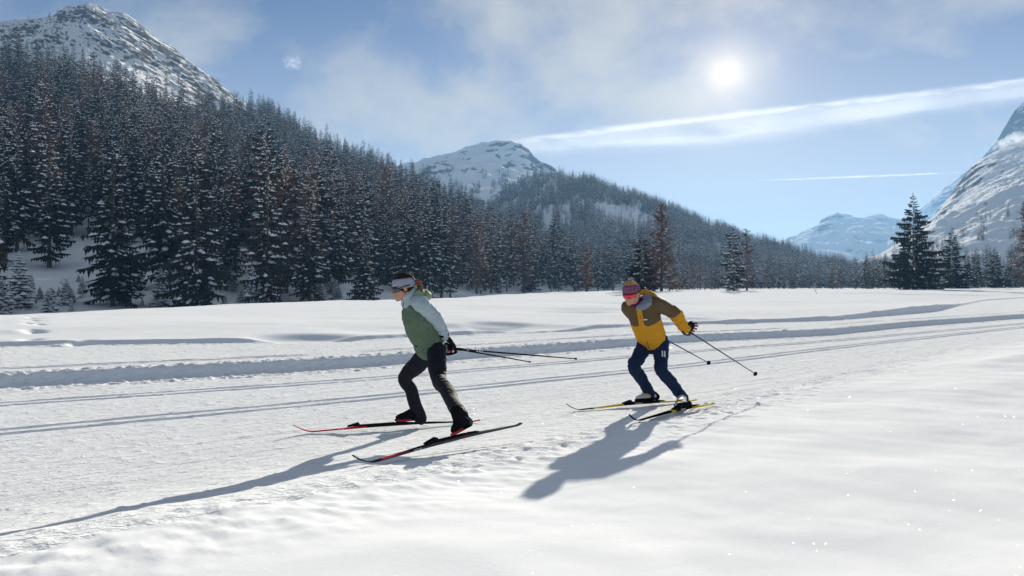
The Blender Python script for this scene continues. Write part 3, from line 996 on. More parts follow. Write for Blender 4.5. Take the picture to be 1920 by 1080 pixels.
# ------------------------------------------------------------------ the forests
def scatter():
    """Jittered planting over the left mountain: columns x, y, z, height, kind, rotation, seen size."""
    rng = np.random.default_rng(42)
    st = 6.3
    gx, gy = np.meshgrid(np.arange(-760, 140, st), np.arange(100, 880, st))
    x = (gx + (gy / st % 2) * st / 2 + rng.uniform(-.45, .45, gx.shape) * st).ravel()
    y = (gy + rng.uniform(-.45, .45, gx.shape) * st).ravel()
    px = 960 + FPX * x / y
    ok = (px > -130) & (px < 1240)
    x, y, px = x[ok], y[ok], px[ok]
    z = left_mountain.z(px, y)
    zb, t = left_mountain.base(px, y)
    zg = ground_far(x, y)
    row = HOR - (z - EYE) / y * FPX
    treeline = np.interp(px, [-130, 0, 60, 100, 200, 300, 400, 470, 520, 600], [110, 125, 140, 152, 190, 212, 226, 226, 215, 0])
    treeline = treeline + 26 * fbm(px / 60, y / 60, 3, 7)
    dens = smooth(-12, 22, row - treeline)
    # thin dwarf stand above the tree line
    dwarf = (dens < 0.5) & (rng.random(len(x)) < 0.30 * smooth(-95, -5, row - treeline) + 0.05) & (t < 1.0)
    keep = ((rng.random(len(x)) < dens) & (t > 0.004) & (t < 1.01)) | dwarf
    keep &= (z > zg - 0.3)
    # the open snow patches at the foot
    rowb = row
    clear = (((px - 150) / 52) ** 2 + ((rowb - 515) / 75) ** 2 < 1) | (((px - 700) / 16) ** 2 + ((rowb - 552) / 28) ** 2 < 1)
    clear |= (rowb > 462) & (px < 480) & (rng.random(len(x)) < 0.80)
    clear |= (rowb > 535) & (px >= 470) & (px < 720) & (rng.random(len(x)) < 0.55)
    keep &= ~clear
    keep &= (fbm(x / 34, y / 34, 2, 29) > -0.42) | (rng.random(len(x)) < 0.35)
    keep &= rng.random(len(x)) < np.interp(y, [150, 350, 800], [1.0, 0.85, 0.62])
    for (ox, oy, r) in OCC:
        keep &= (x - ox) ** 2 + (y - oy) ** 2 > max(r, 2.0) ** 2
    x, y, px, z, row, t, dwarf = (a[keep] for a in (x, y, px, z, row, t, dwarf))
    n = len(x)
    h = 15 + 13 * rng.random(n) ** 0.8 + 2.5 * fbm(x / 45, y / 45, 2, 17)
    h = h * np.interp(px, [-100, 500, 800, 1100], [1.0, 0.95, 0.92, 0.82]) * np.interp(y, [100, 300, 850], [1.05, 1.0, 0.98])
    h = h * np.where(rng.random(n) < 0.12, 1.22, 1.0) * np.where(rng.random(n) < 0.15, 0.62, 1.0)
    h = np.where(dwarf, 2.5 + 5 * rng.random(n), h)
    kind = rng.choice(4, n, p=[0.62, 0.10, 0.17, 0.11])      # spruce, slim, brown, larch
    patch = fbm(x / 70, y / 70, 2, 19)
    kind = np.where((patch > 0.30) & (rng.random(n) < 0.45), 2, kind)
    kind = np.where(dwarf & (rng.random(n) < 0.5), 3, kind)
    return dict(x=x, y=y, z=z, h=h, kind=kind, rot=rng.random(n) * 6.28, px=px, row=row, seen=h / y * FPX)


KINDS = ['spruce', 'slim', 'brown', 'larch']


def copse(n, px0, px1, Y0, Y1, h0, h1, seed, zfun):
    rng = np.random.default_rng(seed)
    px = rng.uniform(px0, px1, n); y = rng.uniform(Y0, Y1, n); x = (px - 960) / FPX * y
    z = zfun(px, y)
    h = rng.uniform(h0, h1, n)
    return dict(x=x, y=y, z=z, h=h, kind=rng.choice(4, n, p=[0.60, 0.08, 0.12, 0.20]), rot=rng.random(n) * 6.28, px=px, row=HOR - (z - EYE) / y * FPX, seen=h / y * FPX)


def stuff_forest(name, d, idx, label, simple, cat='forest'):
    """The trees past the first hundreds: one object that carries its tree shapes and a point per tree, instanced on itself."""
    V, F, MI, PR, n0 = [], [], [], [], 0
    for k, data in enumerate(simple):
        for mi, (v, f) in enumerate(data):
            V.append(v); F.append(f + n0); MI.append(np.full(len(f), mi)); PR.append(np.full(len(v), k)); n0 += len(v)
    pts = np.stack([d['x'][idx], d['y'][idx], d['z'][idx] - 0.2], 1)
    nv = n0 + len(pts)
    allv = np.concatenate(V + [pts])
    me = bpy.data.meshes.new(name)
    F = np.concatenate(F).astype(np.int32)
    me.vertices.add(nv); me.vertices.foreach_set('co', allv.astype(np.float32).ravel())
    me.loops.add(F.size); me.loops.foreach_set('vertex_index', F.ravel())
    me.polygons.add(len(F)); me.polygons.foreach_set('loop_start', np.arange(0, F.size, 3, dtype=np.int32))
    me.polygons.foreach_set('material_index', np.concatenate(MI).astype(np.int32))
    me.update(calc_edges=True)

    def attr(nm, arr, typ='FLOAT'):
        a = me.attributes.new(nm, typ, 'POINT'); a.data.foreach_set('value', arr)
    m = len(idx)
    own = np.concatenate(PR)
    attr('which', np.concatenate([-1 - own, d['proto'][idx]]).astype(np.int32), 'INT')
    attr('turn', np.concatenate([np.zeros(n0), d['rot'][idx]]).astype(np.float32))
    attr('size', np.concatenate([np.zeros(n0), d['h'][idx] / 20.0]).astype(np.float32))
    o = link(name, me)
    for mm in (M_BARK, M_NEEDLE, M_TREESNOW, M_LARCH): me.materials.append(mm)
    tag(o, label, cat, None, 'stuff')
    ng = bpy.data.node_groups.new(name + '_planting', 'GeometryNodeTree')
    ng.interface.new_socket('Geometry', in_out='INPUT', socket_type='NodeSocketGeometry')
    ng.interface.new_socket('Geometry', in_out='OUTPUT', socket_type='NodeSocketGeometry')
    N, L = ng.nodes.new, ng.links.new
    gi, go = N('NodeGroupInput'), N('NodeGroupOutput')
    jn = N('GeometryNodeJoinGeometry')

    def named(nm, typ):
        a = N('GeometryNodeInputNamedAttribute'); a.data_type = typ; a.inputs['Name'].default_value = nm
        return a.outputs['Attribute']
    wh, tn, sz = named('which', 'INT'), named('turn', 'FLOAT'), named('size', 'FLOAT')
    cx = N('ShaderNodeCombineXYZ'); L(tn, cx.inputs['Z'])
    for k in range(len(simple)):
        def sep(val):
            c = N('FunctionNodeCompare'); c.data_type = 'INT'; c.operation = 'EQUAL'
            L(wh, c.inputs[2]); c.inputs[3].default_value = val
            s = N('GeometryNodeSeparateGeometry'); s.domain = 'POINT'
            L(gi.outputs[0], s.inputs['Geometry']); L(c.outputs[0], s.inputs['Selection'])
            return s.outputs['Selection']
        ip = N('GeometryNodeInstanceOnPoints')
        L(sep(k), ip.inputs['Points']); L(sep(-1 - k), ip.inputs['Instance'])
        L(cx.outputs[0], ip.inputs['Rotation']); L(sz, ip.inputs['Scale'])
        L(ip.outputs[0], jn.inputs[0])
    L(jn.outputs[0], go.inputs[0])
    md = o.modifiers.new('planting', 'NODES'); md.node_group = ng
    return o


def remap_larch(data):
    """Larch twigs use the fourth material slot."""
    tk, cr, sn = data
    return [tk, (np.zeros((0, 3)), np.zeros((0, 3), int)), sn, cr]


def mid(seed, R, z0, brown=False, **kw):
    d = spruce(seed, 20.0, R, z0, 24, 5, 4, 0.42, 0.42, 0.36, 0.72, snow_size=1.2)
    return remap_larch(d) if brown else list(d)


SIMPLE = [mid(400, 2.7, .1), mid(401, 2.3, .15), mid(402, 3.0, .1), mid(403, 2.5, .12), mid(404, 1.8, .28), mid(405, 2.6, .12, True), mid(406, 2.2, .15, True),
          remap_larch(larch(407, 20.0, 2.7, 0.1, 80, 7)), remap_larch(larch(408, 20.0, 3.2, 0.1, 80, 7))]
KIND_TO_SIMPLE = {0: [0, 1, 2, 3], 1: [4], 2: [5, 6], 3: [7, 8]}
forest = scatter()
side = copse(46, 1040, 1230, 330, 420, 10, 17, 51, lambda px, y: ground_far((px - 960) / FPX * y, y))
side2 = copse(170, 1255, 1990, 290, 400, 8, 14.5, 52, lambda px, y: ground_far((px - 960) / FPX * y, y))
side2['h'] *= np.interp(side2['px'], [1255, 1330, 1420, 1540, 1600, 1670, 1750, 2000], [1.0, 0.95, 0.9, 0.65, 0.9, 1.15, 1.2, 1.3])
for k in forest:
    forest[k] = np.concatenate([forest[k], side[k], side2[k]])
_r = np.random.default_rng(3)
forest['proto'] = np.array([KIND_TO_SIMPLE[k][_r.integers(len(KIND_TO_SIMPLE[k]))] for k in forest['kind']])
LIMIT = 225
seen_rank = np.where((forest['px'] > -25) & (forest['px'] < 1945), forest['seen'], 0)
order = np.argsort(-seen_rank)
single, rest = order[:LIMIT], order[LIMIT:]
LABELS = {
    'spruce': ('tall snow-flecked dark spruce in the dense forest on the left mountainside', 'dark spruces of the forest'),
    'slim': ('slim dark spruce on a bare trunk in the dense forest on the left mountainside', 'slim bare-trunked spruces of the forest'),
    'brown': ('brownish snow-flecked conifer among the dark spruces on the left mountainside', 'brownish conifers of the forest'),
    'larch': ('bare brown larch among the dark spruces on the left mountainside', 'bare larches of the forest')}
for n_, i in enumerate(single):
    kd = KINDS[forest['kind'][i]]
    lab, grp = LABELS[kd]
    px_ = forest['px'][i]
    if px_ > 1250:
        lab, grp = ('small bare larch in the hazy row of trees behind the meadow', 'small larches behind the meadow') if kd == 'larch' else ('small dark conifer in the hazy row of trees behind the meadow', 'small conifers behind the meadow')
    plant('larch_tree' if kd == 'larch' else 'spruce_tree', kd, n_, (forest['x'][i], forest['y'][i], forest['z'][i] - 0.2), forest['h'][i], forest['rot'][i], lab, grp, 0.9 + 0.25 * ((n_ * 37) % 11) / 11)
stuff_forest('forest', forest, rest, 'dense dark spruce forest with snow-flecked branches climbing the left mountainside', SIMPLE)


def hill_scatter():
    rng = np.random.default_rng(77)
    st = 6.0
    n = 26000
    px = rng.uniform(760, 1960, n); t = rng.random(n) ** 0.8
    Yf = 420.0; Yc = np.interp(px, [p[0] for p in forest_hill.crest], [p[1] for p in forest_hill.crest])
    y = Yf + (Yc - Yf) * t * 1.01
    z = forest_hill.z(px, y); x = (px - 960) / FPX * y
    row = HOR - (z - EYE) / y * FPX
    zg = ground_far(x, y)
    keep = z > zg - 1.0

    def ell(cx, cy, a, b, ang):
        dx, dy = px - cx, row - cy
        c, s_ = math.cos(ang), math.sin(ang)
        return ((dx * c + dy * s_) / a) ** 2 + ((-dx * s_ + dy * c) / b) ** 2 < 1 + 0.5 * fbm(px / 12, row / 12, 2, 5)
    for e in ((1182, 408, 50, 19, 0.30), (1128, 394, 20, 12, 0.3), (1028, 418, 6, 28, 0.35), (1058, 412, 6, 30, 0.3), (990, 395, 4, 14, .2), (1010, 392, 3, 12, .3), (1160, 440, 5, 9, 0), (1082, 372, 7, 5, 0.5), (1045, 362, 8, 5, 0.4), (965, 380, 12, 5, -.7)):
        keep &= ~(ell(*e) & (rng.random(n) < 0.93))
    dn = fbm(px / 40, row / 30, 3, 23)
    keep &= rng.random(n) < np.clip(0.62 + 0.6 * dn, 0.12, 1.0)
    x, y, z, px, row = (a[keep] for a in (x, y, z, px, row))
    n = len(x)
    h = rng.uniform(8, 15, n) * np.interp(y, [420, 1050], [1.0, 0.95])
    kind = rng.choice(4, n, p=[0.80, 0.06, 0.08, 0.06])
    return dict(x=x, y=y, z=z, h=h, kind=kind, rot=rng.random(n) * 6.28, px=px, row=row)


def tiny(seed, R, brown=False):
    d = spruce(seed, 20.0, R, 0.06, 13, 5, 2, 0.42, 0.42, 0.34, 0.75, snow_size=2.0)
    return remap_larch(d) if brown else list(d)


TINY = [tiny(500, 3.0), tiny(501, 2.6), tiny(502, 3.3), tiny(503, 2.4), tiny(504, 2.8, True)]
hf = hill_scatter()
hf['proto'] = np.where(hf['kind'] == 2, 4, _r.integers(0, 4, len(hf['x'])))
stuff_forest('hill_forest', hf, np.arange(len(hf['x'])), 'hazy blue forest covering the rounded hill below the snowy summit', TINY)


def summit_scatter(ridge, px0, px1, row0, row1, n, seed, h0, h1, thresh):
    rng = np.random.default_rng(seed)
    px = rng.uniform(px0, px1, n); row = rng.uniform(row0, row1, n)
    Ys = np.array([ridge.find_Y(a, b) for a, b in zip(px, row)])
    z = ridge.z(px, Ys)
    keep = (fbm(px / 30, row / 30, 3, seed) + 0.9 * (row - row0) / (row1 - row0) - 0.45 > thresh) & (HOR - (z - EYE) / Ys * FPX > row - 6)
    px, Ys, z = px[keep], Ys[keep], z[keep]; m = len(px)
    return dict(x=(px - 960) / FPX * Ys, y=Ys, z=z, h=rng.uniform(h0, h1, m), kind=np.zeros(m, int), rot=rng.random(m) * 6.28, proto=rng.integers(0, 4, m))


sf = summit_scatter(snow_summit, 790, 1060, 310, 400, 1500, 5, 8, 14, 0.10)
stuff_forest('summit_trees', sf, np.arange(len(sf['x'])), 'scattered hazy trees on the white flank of the snowy summit', TINY)
mf = summit_scatter(right_massif, 1740, 1990, 400, 520, 1300, 9, 5, 10, 0.12)
stuff_forest('massif_trees', mf, np.arange(len(mf['x'])), 'scattered hazy trees low on the steep white mountain face at the right', TINY)
# ------------------------------------------------------------------ air, cloud and contrails
def box_mesh(name, lo, hi):
    bm = bmesh.new()
    bmesh.ops.create_cube(bm, size=1.0)
    for v in bm.verts:
        for i in range(3):
            v.co[i] = lo[i] if v.co[i] < 0 else hi[i]
    me = bpy.data.meshes.new(name); bm.to_mesh(me); bm.free()
    return me


HAZE_DENSITY = 1.15e-4
m_haze = bpy.data.materials.new('valley_air')
m_haze.use_nodes = True
_nt = m_haze.node_tree; _nt.nodes.clear()
_o = _nt.nodes.new('ShaderNodeOutputMaterial'); _v = _nt.nodes.new('ShaderNodeVolumePrincipled')
_v.inputs['Color'].default_value = (0.29, 0.60, 1.0, 1)
_v.inputs['Density'].default_value = HAZE_DENSITY
_v.inputs['Density Attribute'].default_value = ''
_v.inputs['Anisotropy'].default_value = 0.2
_nt.links.new(_v.outputs[0], _o.inputs['Volume'])
_top = max(max(v.co.z for v in o.data.vertices) for o in COL.objects if o.name in ('mountain', 'snowy_mountain', 'hill', 'massif', 'far_mountains'))
haze = link('haze', box_mesh('haze', (-6000, -4200, -1400), (6500, 5450, _top + 5)), (m_haze,))
tag(haze, kind='stuff')


def vapour(name, density, aniso=0.3, grain=None):
    m = bpy.data.materials.new(name); m.use_nodes = True
    nt = m.node_tree; nt.nodes.clear()
    o = nt.nodes.new('ShaderNodeOutputMaterial'); v = nt.nodes.new('ShaderNodeVolumeScatter')
    v.inputs['Color'].default_value = (1, 1, 1, 1); v.inputs['Density'].default_value = density; v.inputs['Anisotropy'].default_value = aniso
    if grain:                      # torn, feathered ice cloud
        n = noise_node(nt, 1.0 / grain, 4, 0.6, coords(nt, 'Object', (0.35, 1, 1.3)), 1.0)
        nt.links.new(maprange(nt, n.outputs['Fac'], 0.30, 0.72, 0.05 * density, 2.2 * density), v.inputs['Density'])
    nt.links.new(v.outputs[0], o.inputs['Volume'])
    return m


def ice_trail(name, pts, Y, density, label, seed, rough=0.25, veil=0, parent=None):
    """A condensation trail: long soft tube of ice haze high above the valley. pts: photo px, row, half width in px."""
    rng = np.random.default_rng(seed)
    n = 160
    xs = np.linspace(pts[0][0], pts[-1][0], n)
    ys = np.interp(xs, [p[0] for p in pts], [p[1] for p in pts])
    hw = np.interp(xs, [p[0] for p in pts], [p[2] for p in pts])
    V = []
    if veil:
        hw = hw * veil
    for i in range(n):
        c = at(xs[i], ys[i], Y)
        for j in range(12):
            a = 2 * PI * j / 12
            r = hw[i] / FPX * Y * (1 + rough * float(fbm(xs[i] / (14 + 2 * hw[i]) + 9 * math.cos(a) * .2, seed + math.sin(a) * .9, 3, seed)))
            V.append((c.x, c.y + r * 1.2 * math.cos(a), c.z + r * math.sin(a)))
    f = []
    for i in range(n - 1):
        for j in range(12):
            a = i * 12 + j; b = i * 12 + (j + 1) % 12
            f.append((a, b, b + 12, a + 12))
    f = np.array(f)
    me = mesh_np(name, np.array(V), f)
    bm = bmesh.new(); bm.from_mesh(me)
    bm.verts.ensure_lookup_table()
    bm.faces.new([bm.verts[j] for j in range(12)]); bm.faces.new([bm.verts[(n - 1) * 12 + j] for j in range(12)])
    bmesh.ops.recalc_face_normals(bm, faces=bm.faces)
    bm.to_mesh(me); bm.free()
    m = vapour(name, density / (2 * pts[len(pts) // 2][2] / FPX * Y), 0.3, 5.0 * pts[len(pts) // 2][2] / FPX * Y)
    o = link(name, me, (m,), parent)
    if parent is None:
        tag(o, label, 'contrail', None, 'stuff')
        for k, q in ((1.5, 0.45), (2.1, 0.25)):       # ever thinner mantles of drifting ice round the core
            ice_trail('mantle', pts, Y, density * q, None, seed + 20, rough * 1.3, k, o)
    return o


ice_trail('contrail', [(900, 275.5, 1.5), (960, 267, 4), (1100, 249.5, 5), (1300, 225, 5), (1500, 203, 4.6), (1700, 180, 4.6), (1930, 151.5, 5), (2100, 130, 5)], 9000, 0.062, 'thin sharp white contrail slanting across the sky below the sun', 3, 0.35)
ice_trail('contrail', [(930, 284, 3), (1000, 277, 9), (1150, 264, 15), (1300, 250, 17), (1500, 226, 17), (1700, 200, 14), (1930, 168, 13), (2100, 148, 13)], 9300, 0.075, 'wide faded contrail lying just under the sharp one', 4, 0.3)
ice_trail('contrail', [(1421, 338.5, 0.6), (1500, 335.5, 1.2), (1600, 331.5, 1.5), (1720, 327, 1.2), (1800, 323.5, 0.7)], 9500, 0.075, 'short thin contrail low in the sky above the tall lone spruce', 5, 0.2)


def cloud(name, blobs, Y, density, label, seed):
    """A small cumulus: overlapping lumpy puffs fused into one ragged body."""
    bm = bmesh.new()
    for k, (px, py, rx, ry) in enumerate(blobs):
        c = at(px, py, Y)
        g = bmesh.ops.create_icosphere(bm, subdivisions=4, radius=1.0)
        for v in g['verts']:
            d = v.co.copy()
            q = 1 + 0.35 * float(fbm(d.x * 1.7 + k * 3, d.z * 1.7 + d.y + seed, 4, seed))
            v.co = Vector((c.x + d.x * rx / FPX * Y * q, c.y + d.y * (rx + ry) * 0.5 / FPX * Y * q + (k % 3 - 1) * 20, c.z + d.z * ry / FPX * Y * q))
    me = bpy.data.meshes.new(name); bm.to_mesh(me); bm.free()
    for p in me.polygons: p.use_smooth = True
    m = bpy.data.materials.new(name); m.use_nodes = True
    nt = m.node_tree; nt.nodes.clear()
    o = nt.nodes.new('ShaderNodeOutputMaterial'); v = nt.nodes.new('ShaderNodeVolumeScatter')
    v.inputs['Anisotropy'].default_value = 0.3
    n = noise_node(nt, 1 / (9.0 / FPX * Y), 5, 0.6, coords(nt))
    # thins out towards its rim
    tc = nt.nodes.new('ShaderNodeTexCoord'); mp = nt.nodes.new('ShaderNodeMapping')
    mp.inputs['Location'].default_value = (-1, -1, -1); mp.inputs['Scale'].default_value = (2, 2, 2)
    nt.links.new(tc.outputs['Generated'], mp.inputs['Vector'])
    ln = nt.nodes.new('ShaderNodeVectorMath'); ln.operation = 'LENGTH'; nt.links.new(mp.outputs[0], ln.inputs[0])
    core = maprange(nt, ln.outputs['Value'], 0.15, 1.05, 0.42, -0.28, False)
    d = maprange(nt, math_node(nt, 'ADD', n.outputs['Fac'], core), 0.42, 0.95, 0.0, density)
    nt.links.new(d, v.inputs['Density'])
    nt.links.new(v.outputs[0], o.inputs['Volume'])
    return tag(link(name, me, (m,)), label, 'cloud', None, 'stuff')


cloud('cloud', [(540, 117, 17, 15), (556, 112, 16, 12), (563, 124, 13, 12), (548, 128, 18, 10), (532, 124, 10, 8)], 6200, 0.0040, 'small white cloud puff alone in the blue sky above the forest', 2)
cloud('cloud', [(1905, 262, 24, 15), (1880, 272, 20, 12), (1860, 285, 18, 10), (1925, 255, 26, 16), (1842, 296, 14, 8), (1950, 248, 26, 16)], 5800, 0.008, 'white cloud bank clinging to the steep snowy mountain at the right edge', 6)
# ------------------------------------------------------------------ skiers
def unit(v):
    return Vector(v).normalized()


def ball(bm, c, r, frame=None, sub=3):
    g = bmesh.ops.create_icosphere(bm, subdivisions=sub, radius=1.0)
    R = frame if frame is not None else Matrix.Identity(3)
    for v in g['verts']:
        v.co = Vector(c) + R @ Vector((v.co.x * r[0], v.co.y * r[1], v.co.z * r[2]))


def rings(bm, rr, closed=True):
    """rr: list of rings, each a list of points; makes a skin with capped ends."""
    vs = [[bm.verts.new(p) for p in ring] for ring in rr]
    n = len(vs[0])
    for a, b in zip(vs, vs[1:]):
        for j in range(n):
            bm.faces.new((a[j], a[(j + 1) % n], b[(j + 1) % n], b[j]))
    if closed:
        bm.faces.new(list(reversed(vs[0]))); bm.faces.new(vs[-1])


def spline(pts, rads, m=6):
    P, R = [], []
    n = len(pts)
    for i in range(n - 1):
        p0, p1, p2, p3 = pts[max(i - 1, 0)], pts[i], pts[i + 1], pts[min(i + 2, n - 1)]
        for k in range(m):
            t = k / m
            P.append(0.5 * ((2 * p1) + (p2 - p0) * t + (2 * p0 - 5 * p1 + 4 * p2 - p3) * t * t + (3 * p1 - p0 - 3 * p2 + p3) * t ** 3))
            s = t * t * (3 - 2 * t)
            R.append(rads[i] * (1 - s) + rads[i + 1] * s)
    P.append(pts[-1]); R.append(rads[-1])
    return P, R


def limb(bm, pts, rads, n=14, flat=None, ratio=1.0, caps=True, m=6):
    pts = [Vector(p) for p in pts]
    P, R = spline(pts, rads, m) if len(pts) > 2 or m > 1 else (pts, rads)
    rr = []
    ref = Vector((0.3, 0.2, 1)) if flat is None else Vector(flat)
    if caps:
        d0 = (P[1] - P[0]).normalized(); d1 = (P[-1] - P[-2]).normalized()
        P = [P[0] - d0 * R[0] * 0.8, P[0] - d0 * R[0] * 0.45] + P + [P[-1] + d1 * R[-1] * 0.45, P[-1] + d1 * R[-1] * 0.8]
        R = [R[0] * 0.35, R[0] * 0.82] + R + [R[-1] * 0.82, R[-1] * 0.35]
    for i, p in enumerate(P):
        d = (P[min(i + 1, len(P) - 1)] - P[max(i - 1, 0)]).normalized()
        a = ref - d * ref.dot(d); a.normalize(); b = d.cross(a)
        rr.append([p + a * (R[i] * ratio * math.cos(2 * PI * j / n)) + b * (R[i] * math.sin(2 * PI * j / n)) for j in range(n)])
    rings(bm, rr)


def fuse(bm, name, voxel, iters=4, factor=0.5):
    bmesh.ops.recalc_face_normals(bm, faces=bm.faces)
    me = bpy.data.meshes.new(name); bm.to_mesh(me); bm.free()
    o = bpy.data.objects.new(name, me); COL.objects.link(o)
    r = o.modifiers.new('remesh', 'REMESH'); r.mode = 'VOXEL'; r.voxel_size = voxel; r.use_smooth_shade = True
    s = o.modifiers.new('smooth', 'SMOOTH'); s.factor = factor; s.iterations = iters
    dg = bpy.context.evaluated_depsgraph_get()
    out = bpy.data.meshes.new_from_object(o.evaluated_get(dg))
    out.name = name
    bpy.data.objects.remove(o); bpy.data.meshes.remove(me)
    out.materials.clear()
    return out


def co_of(me):
    a = np.empty(len(me.vertices) * 3, np.float32); me.vertices.foreach_get('co', a)
    return a.reshape(-1, 3).astype(float)


def folds(me, amp, freq, axis, seed, extra=None):
    """Cloth folds: ripples across an axis, broken up by noise, pushed along the normals."""
    c = co_of(me)
    nr = np.empty(len(c) * 3, np.float32); me.vertices.foreach_get('normal', nr); nr = nr.reshape(-1, 3)
    ax = np.array(unit(axis)); t = c @ ax
    o = c - np.outer(t, ax)
    q = o[:, 0] * 7 + o[:, 1] * 5 + o[:, 2] * 6
    d = amp * (ridged(t * freq, q * 0.9, 2, seed) - 0.35) + amp * 0.6 * fbm(t * freq * 0.6 + q * .5, q * 1.6, 2, seed + 5)
    if extra is not None: d = d * extra(c)
    c = c + nr * d[:, None]
    me.vertices.foreach_set('co', c.astype(np.float32).ravel()); me.update()


def place(name, me, mats, root, origin):
    if origin is not None:
        me.transform(Matrix.Translation(-origin))
    o = bpy.data.objects.new(name, me); COL.objects.link(o)
    for m in mats: me.materials.append(m)
    if root is not None: o.parent = root
    return o


def paint(me, fn):
    """Material index per face from a function of face centres (n,3) -> ints (where differently coloured cloth is sewn)."""
    n = len(me.polygons); c = np.empty(n * 3, np.float32); me.polygons.foreach_get('center', c)
    me.polygons.foreach_set('material_index', fn(c.reshape(-1, 3).astype(float)).astype(np.int32)); me.update()


def fabric(name, col, rough=0.75, scale=60, strength=0.25, var=0.15):
    m = mat(name, col, max(rough, 0.75), 0.03)
    nt, N, L, b = nodes_of(m)
    v = coords(nt)
    n = noise_node(nt, scale, 3, 0.6, v); n2 = noise_node(nt, 13, 4, 0.55, v, 0.6)
    L(bump(nt, n2.outputs['Fac'], min(strength * 2.6, 1.0), 0.022, bump(nt, n.outputs['Fac'], strength * 0.6, 0.004)), b.inputs['Normal'])
    L(mixcol(nt, n2.outputs['Fac'], tuple(c * (1 - var) for c in col), tuple(min(c * (1 + var), 1) for c in col)), b.inputs['Base Color'])
    b.inputs['Sheen Weight'].default_value = 0.02
    return m


M_SKIN = fabric('skin', (0.50, 0.28, 0.20), 0.5, 200, 0.05, 0.06)
M_GREEN = fabric('green_vest', (0.115, 0.165, 0.115), 0.55, 90, 0.3)
M_GREENLIGHT = fabric('green_hood', (0.22, 0.30, 0.19), 0.6)
M_PALE = fabric('pale_blue_fleece', (0.36, 0.445, 0.485), 0.75)
M_BLACK = fabric('black_fabric', (0.018, 0.019, 0.026), 0.6, 80, 0.3)
M_GLOVE = fabric('black_glove', (0.012, 0.012, 0.016), 0.6)
M_NAVY = fabric('navy_fabric', (0.016, 0.028, 0.066), 0.55, 80, 0.3)
M_YELLOW = fabric('yellow_fabric', (0.58, 0.285, 0.022), 0.55, 90, 0.3)
M_BROWN = fabric('brown_fabric', (0.125, 0.085, 0.045), 0.6, 90, 0.3)
M_LINING = fabric('grey_lining', (0.20, 0.23, 0.29), 0.7)
M_GREYBAND = fabric('grey_headband', (0.31, 0.34, 0.39), 0.85, 160, 0.5)
M_DARKHAIR = fabric('dark_hair', (0.030, 0.018, 0.014), 0.5, 120, 0.6)
M_AUBURN = fabric('auburn_hair', (0.24, 0.085, 0.03), 0.45, 120, 0.6)
M_BLOND = fabric('blond_hair', (0.42, 0.26, 0.12), 0.5, 120, 0.6)
M_PURPLE = fabric('purple_scarf', (0.10, 0.012, 0.075), 0.7)
M_RED = mat('red_paint', (0.50, 0.035, 0.045), 0.9, 0.0)
M_PINK = mat('pink_webbing', (0.65, 0.06, 0.16), 0.6)
M_INK = mat('black_paint', (0.012, 0.012, 0.014), 0.9, 0.0)
M_GREYPAINT = mat('grey_paint', (0.07, 0.073, 0.078), 0.9, 0.0)
M_SKIYELLOW = mat('yellow_paint', (0.60, 0.44, 0.02), 0.9, 0.0)
M_WHITE = mat('white_print', (0.8, 0.8, 0.8), 0.5)
M_BOOTGREY = fabric('silver_boot', (0.58, 0.60, 0.62), 0.5, 60, 0.2)
M_LENSDARK = mat('dark_lens', (0.03, 0.035, 0.05), 0.12, 0.8)
M_LENSRED = mat('red_mirror_lens', (0.75, 0.03, 0.06), 0.15, 0.8, 0.4)
M_ORANGE = mat('orange_print', (0.85, 0.30, 0.02), 0.5)
# the patterned headband: pale squiggles printed on plum cloth
M_PRINT = mat('plum_print', (0.1, 0.02, 0.06), 0.8)
_nt, _N, _L, _b = nodes_of(M_PRINT)
_vo = _N('ShaderNodeTexVoronoi'); _vo.feature = 'DISTANCE_TO_EDGE'; _vo.inputs['Scale'].default_value = 52
_L(coords(_nt), _vo.inputs['Vector'])
_L(mixcol(_nt, maprange(_nt, _vo.outputs['Distance'], 0.04, 0.16), (0.34, 0.13, 0.26), (0.04, 0.008, 0.032)), _b.inputs['Base Color'])


def head_frame(c, f, k, roll=0.0):
    x = unit(f); z = Vector((0, 0, 1)); z = (z - x * z.dot(x)).normalized(); y = z.cross(x)
    R = Matrix((x, y, z)).transposed()
    if roll: R = R @ Matrix.Rotation(roll, 3, 'X')
    return Vector(c), R * k


def head_shape(bm, H):
    c, R = H
    P = lambda x, y, z: c + R @ Vector((x, y, z))
    S = lambda p, r: ball(bm, P(*p), r, R)
    S((-0.012, 0, 0.030), (0.098, 0.076, 0.095))           # skull
    S((0.030, 0, -0.025), (0.062, 0.062, 0.080))           # face
    S((0.042, 0, -0.070), (0.046, 0.050, 0.042))           # jaw
    S((0.072, 0, -0.096), (0.022, 0.024, 0.018))           # chin
    S((0.068, 0, 0.028), (0.026, 0.050, 0.018))            # brow
    S((0.078, 0, -0.064), (0.020, 0.026, 0.010)); S((0.076, 0, -0.076), (0.020, 0.024, 0.010))   # lips
    limb(bm, [P(0.082, 0, 0.012), P(0.104, 0, -0.020), P(0.112, 0, -0.034)], [0.009 * R.col[0].length, 0.012 * R.col[0].length, 0.013 * R.col[0].length], 10)
    for sg in (-1, 1):
        S((0.098, sg * 0.013, -0.036), (0.012, 0.010, 0.009))                                    # nostrils
        S((0.052, sg * 0.038, -0.022), (0.028, 0.024, 0.022))                                    # cheeks
        S((0.070, sg * 0.030, 0.006), (0.013, 0.014, 0.011))                                     # eyes
        S((-0.012, sg * 0.078, -0.008), (0.018, 0.011, 0.031))                                   # ears


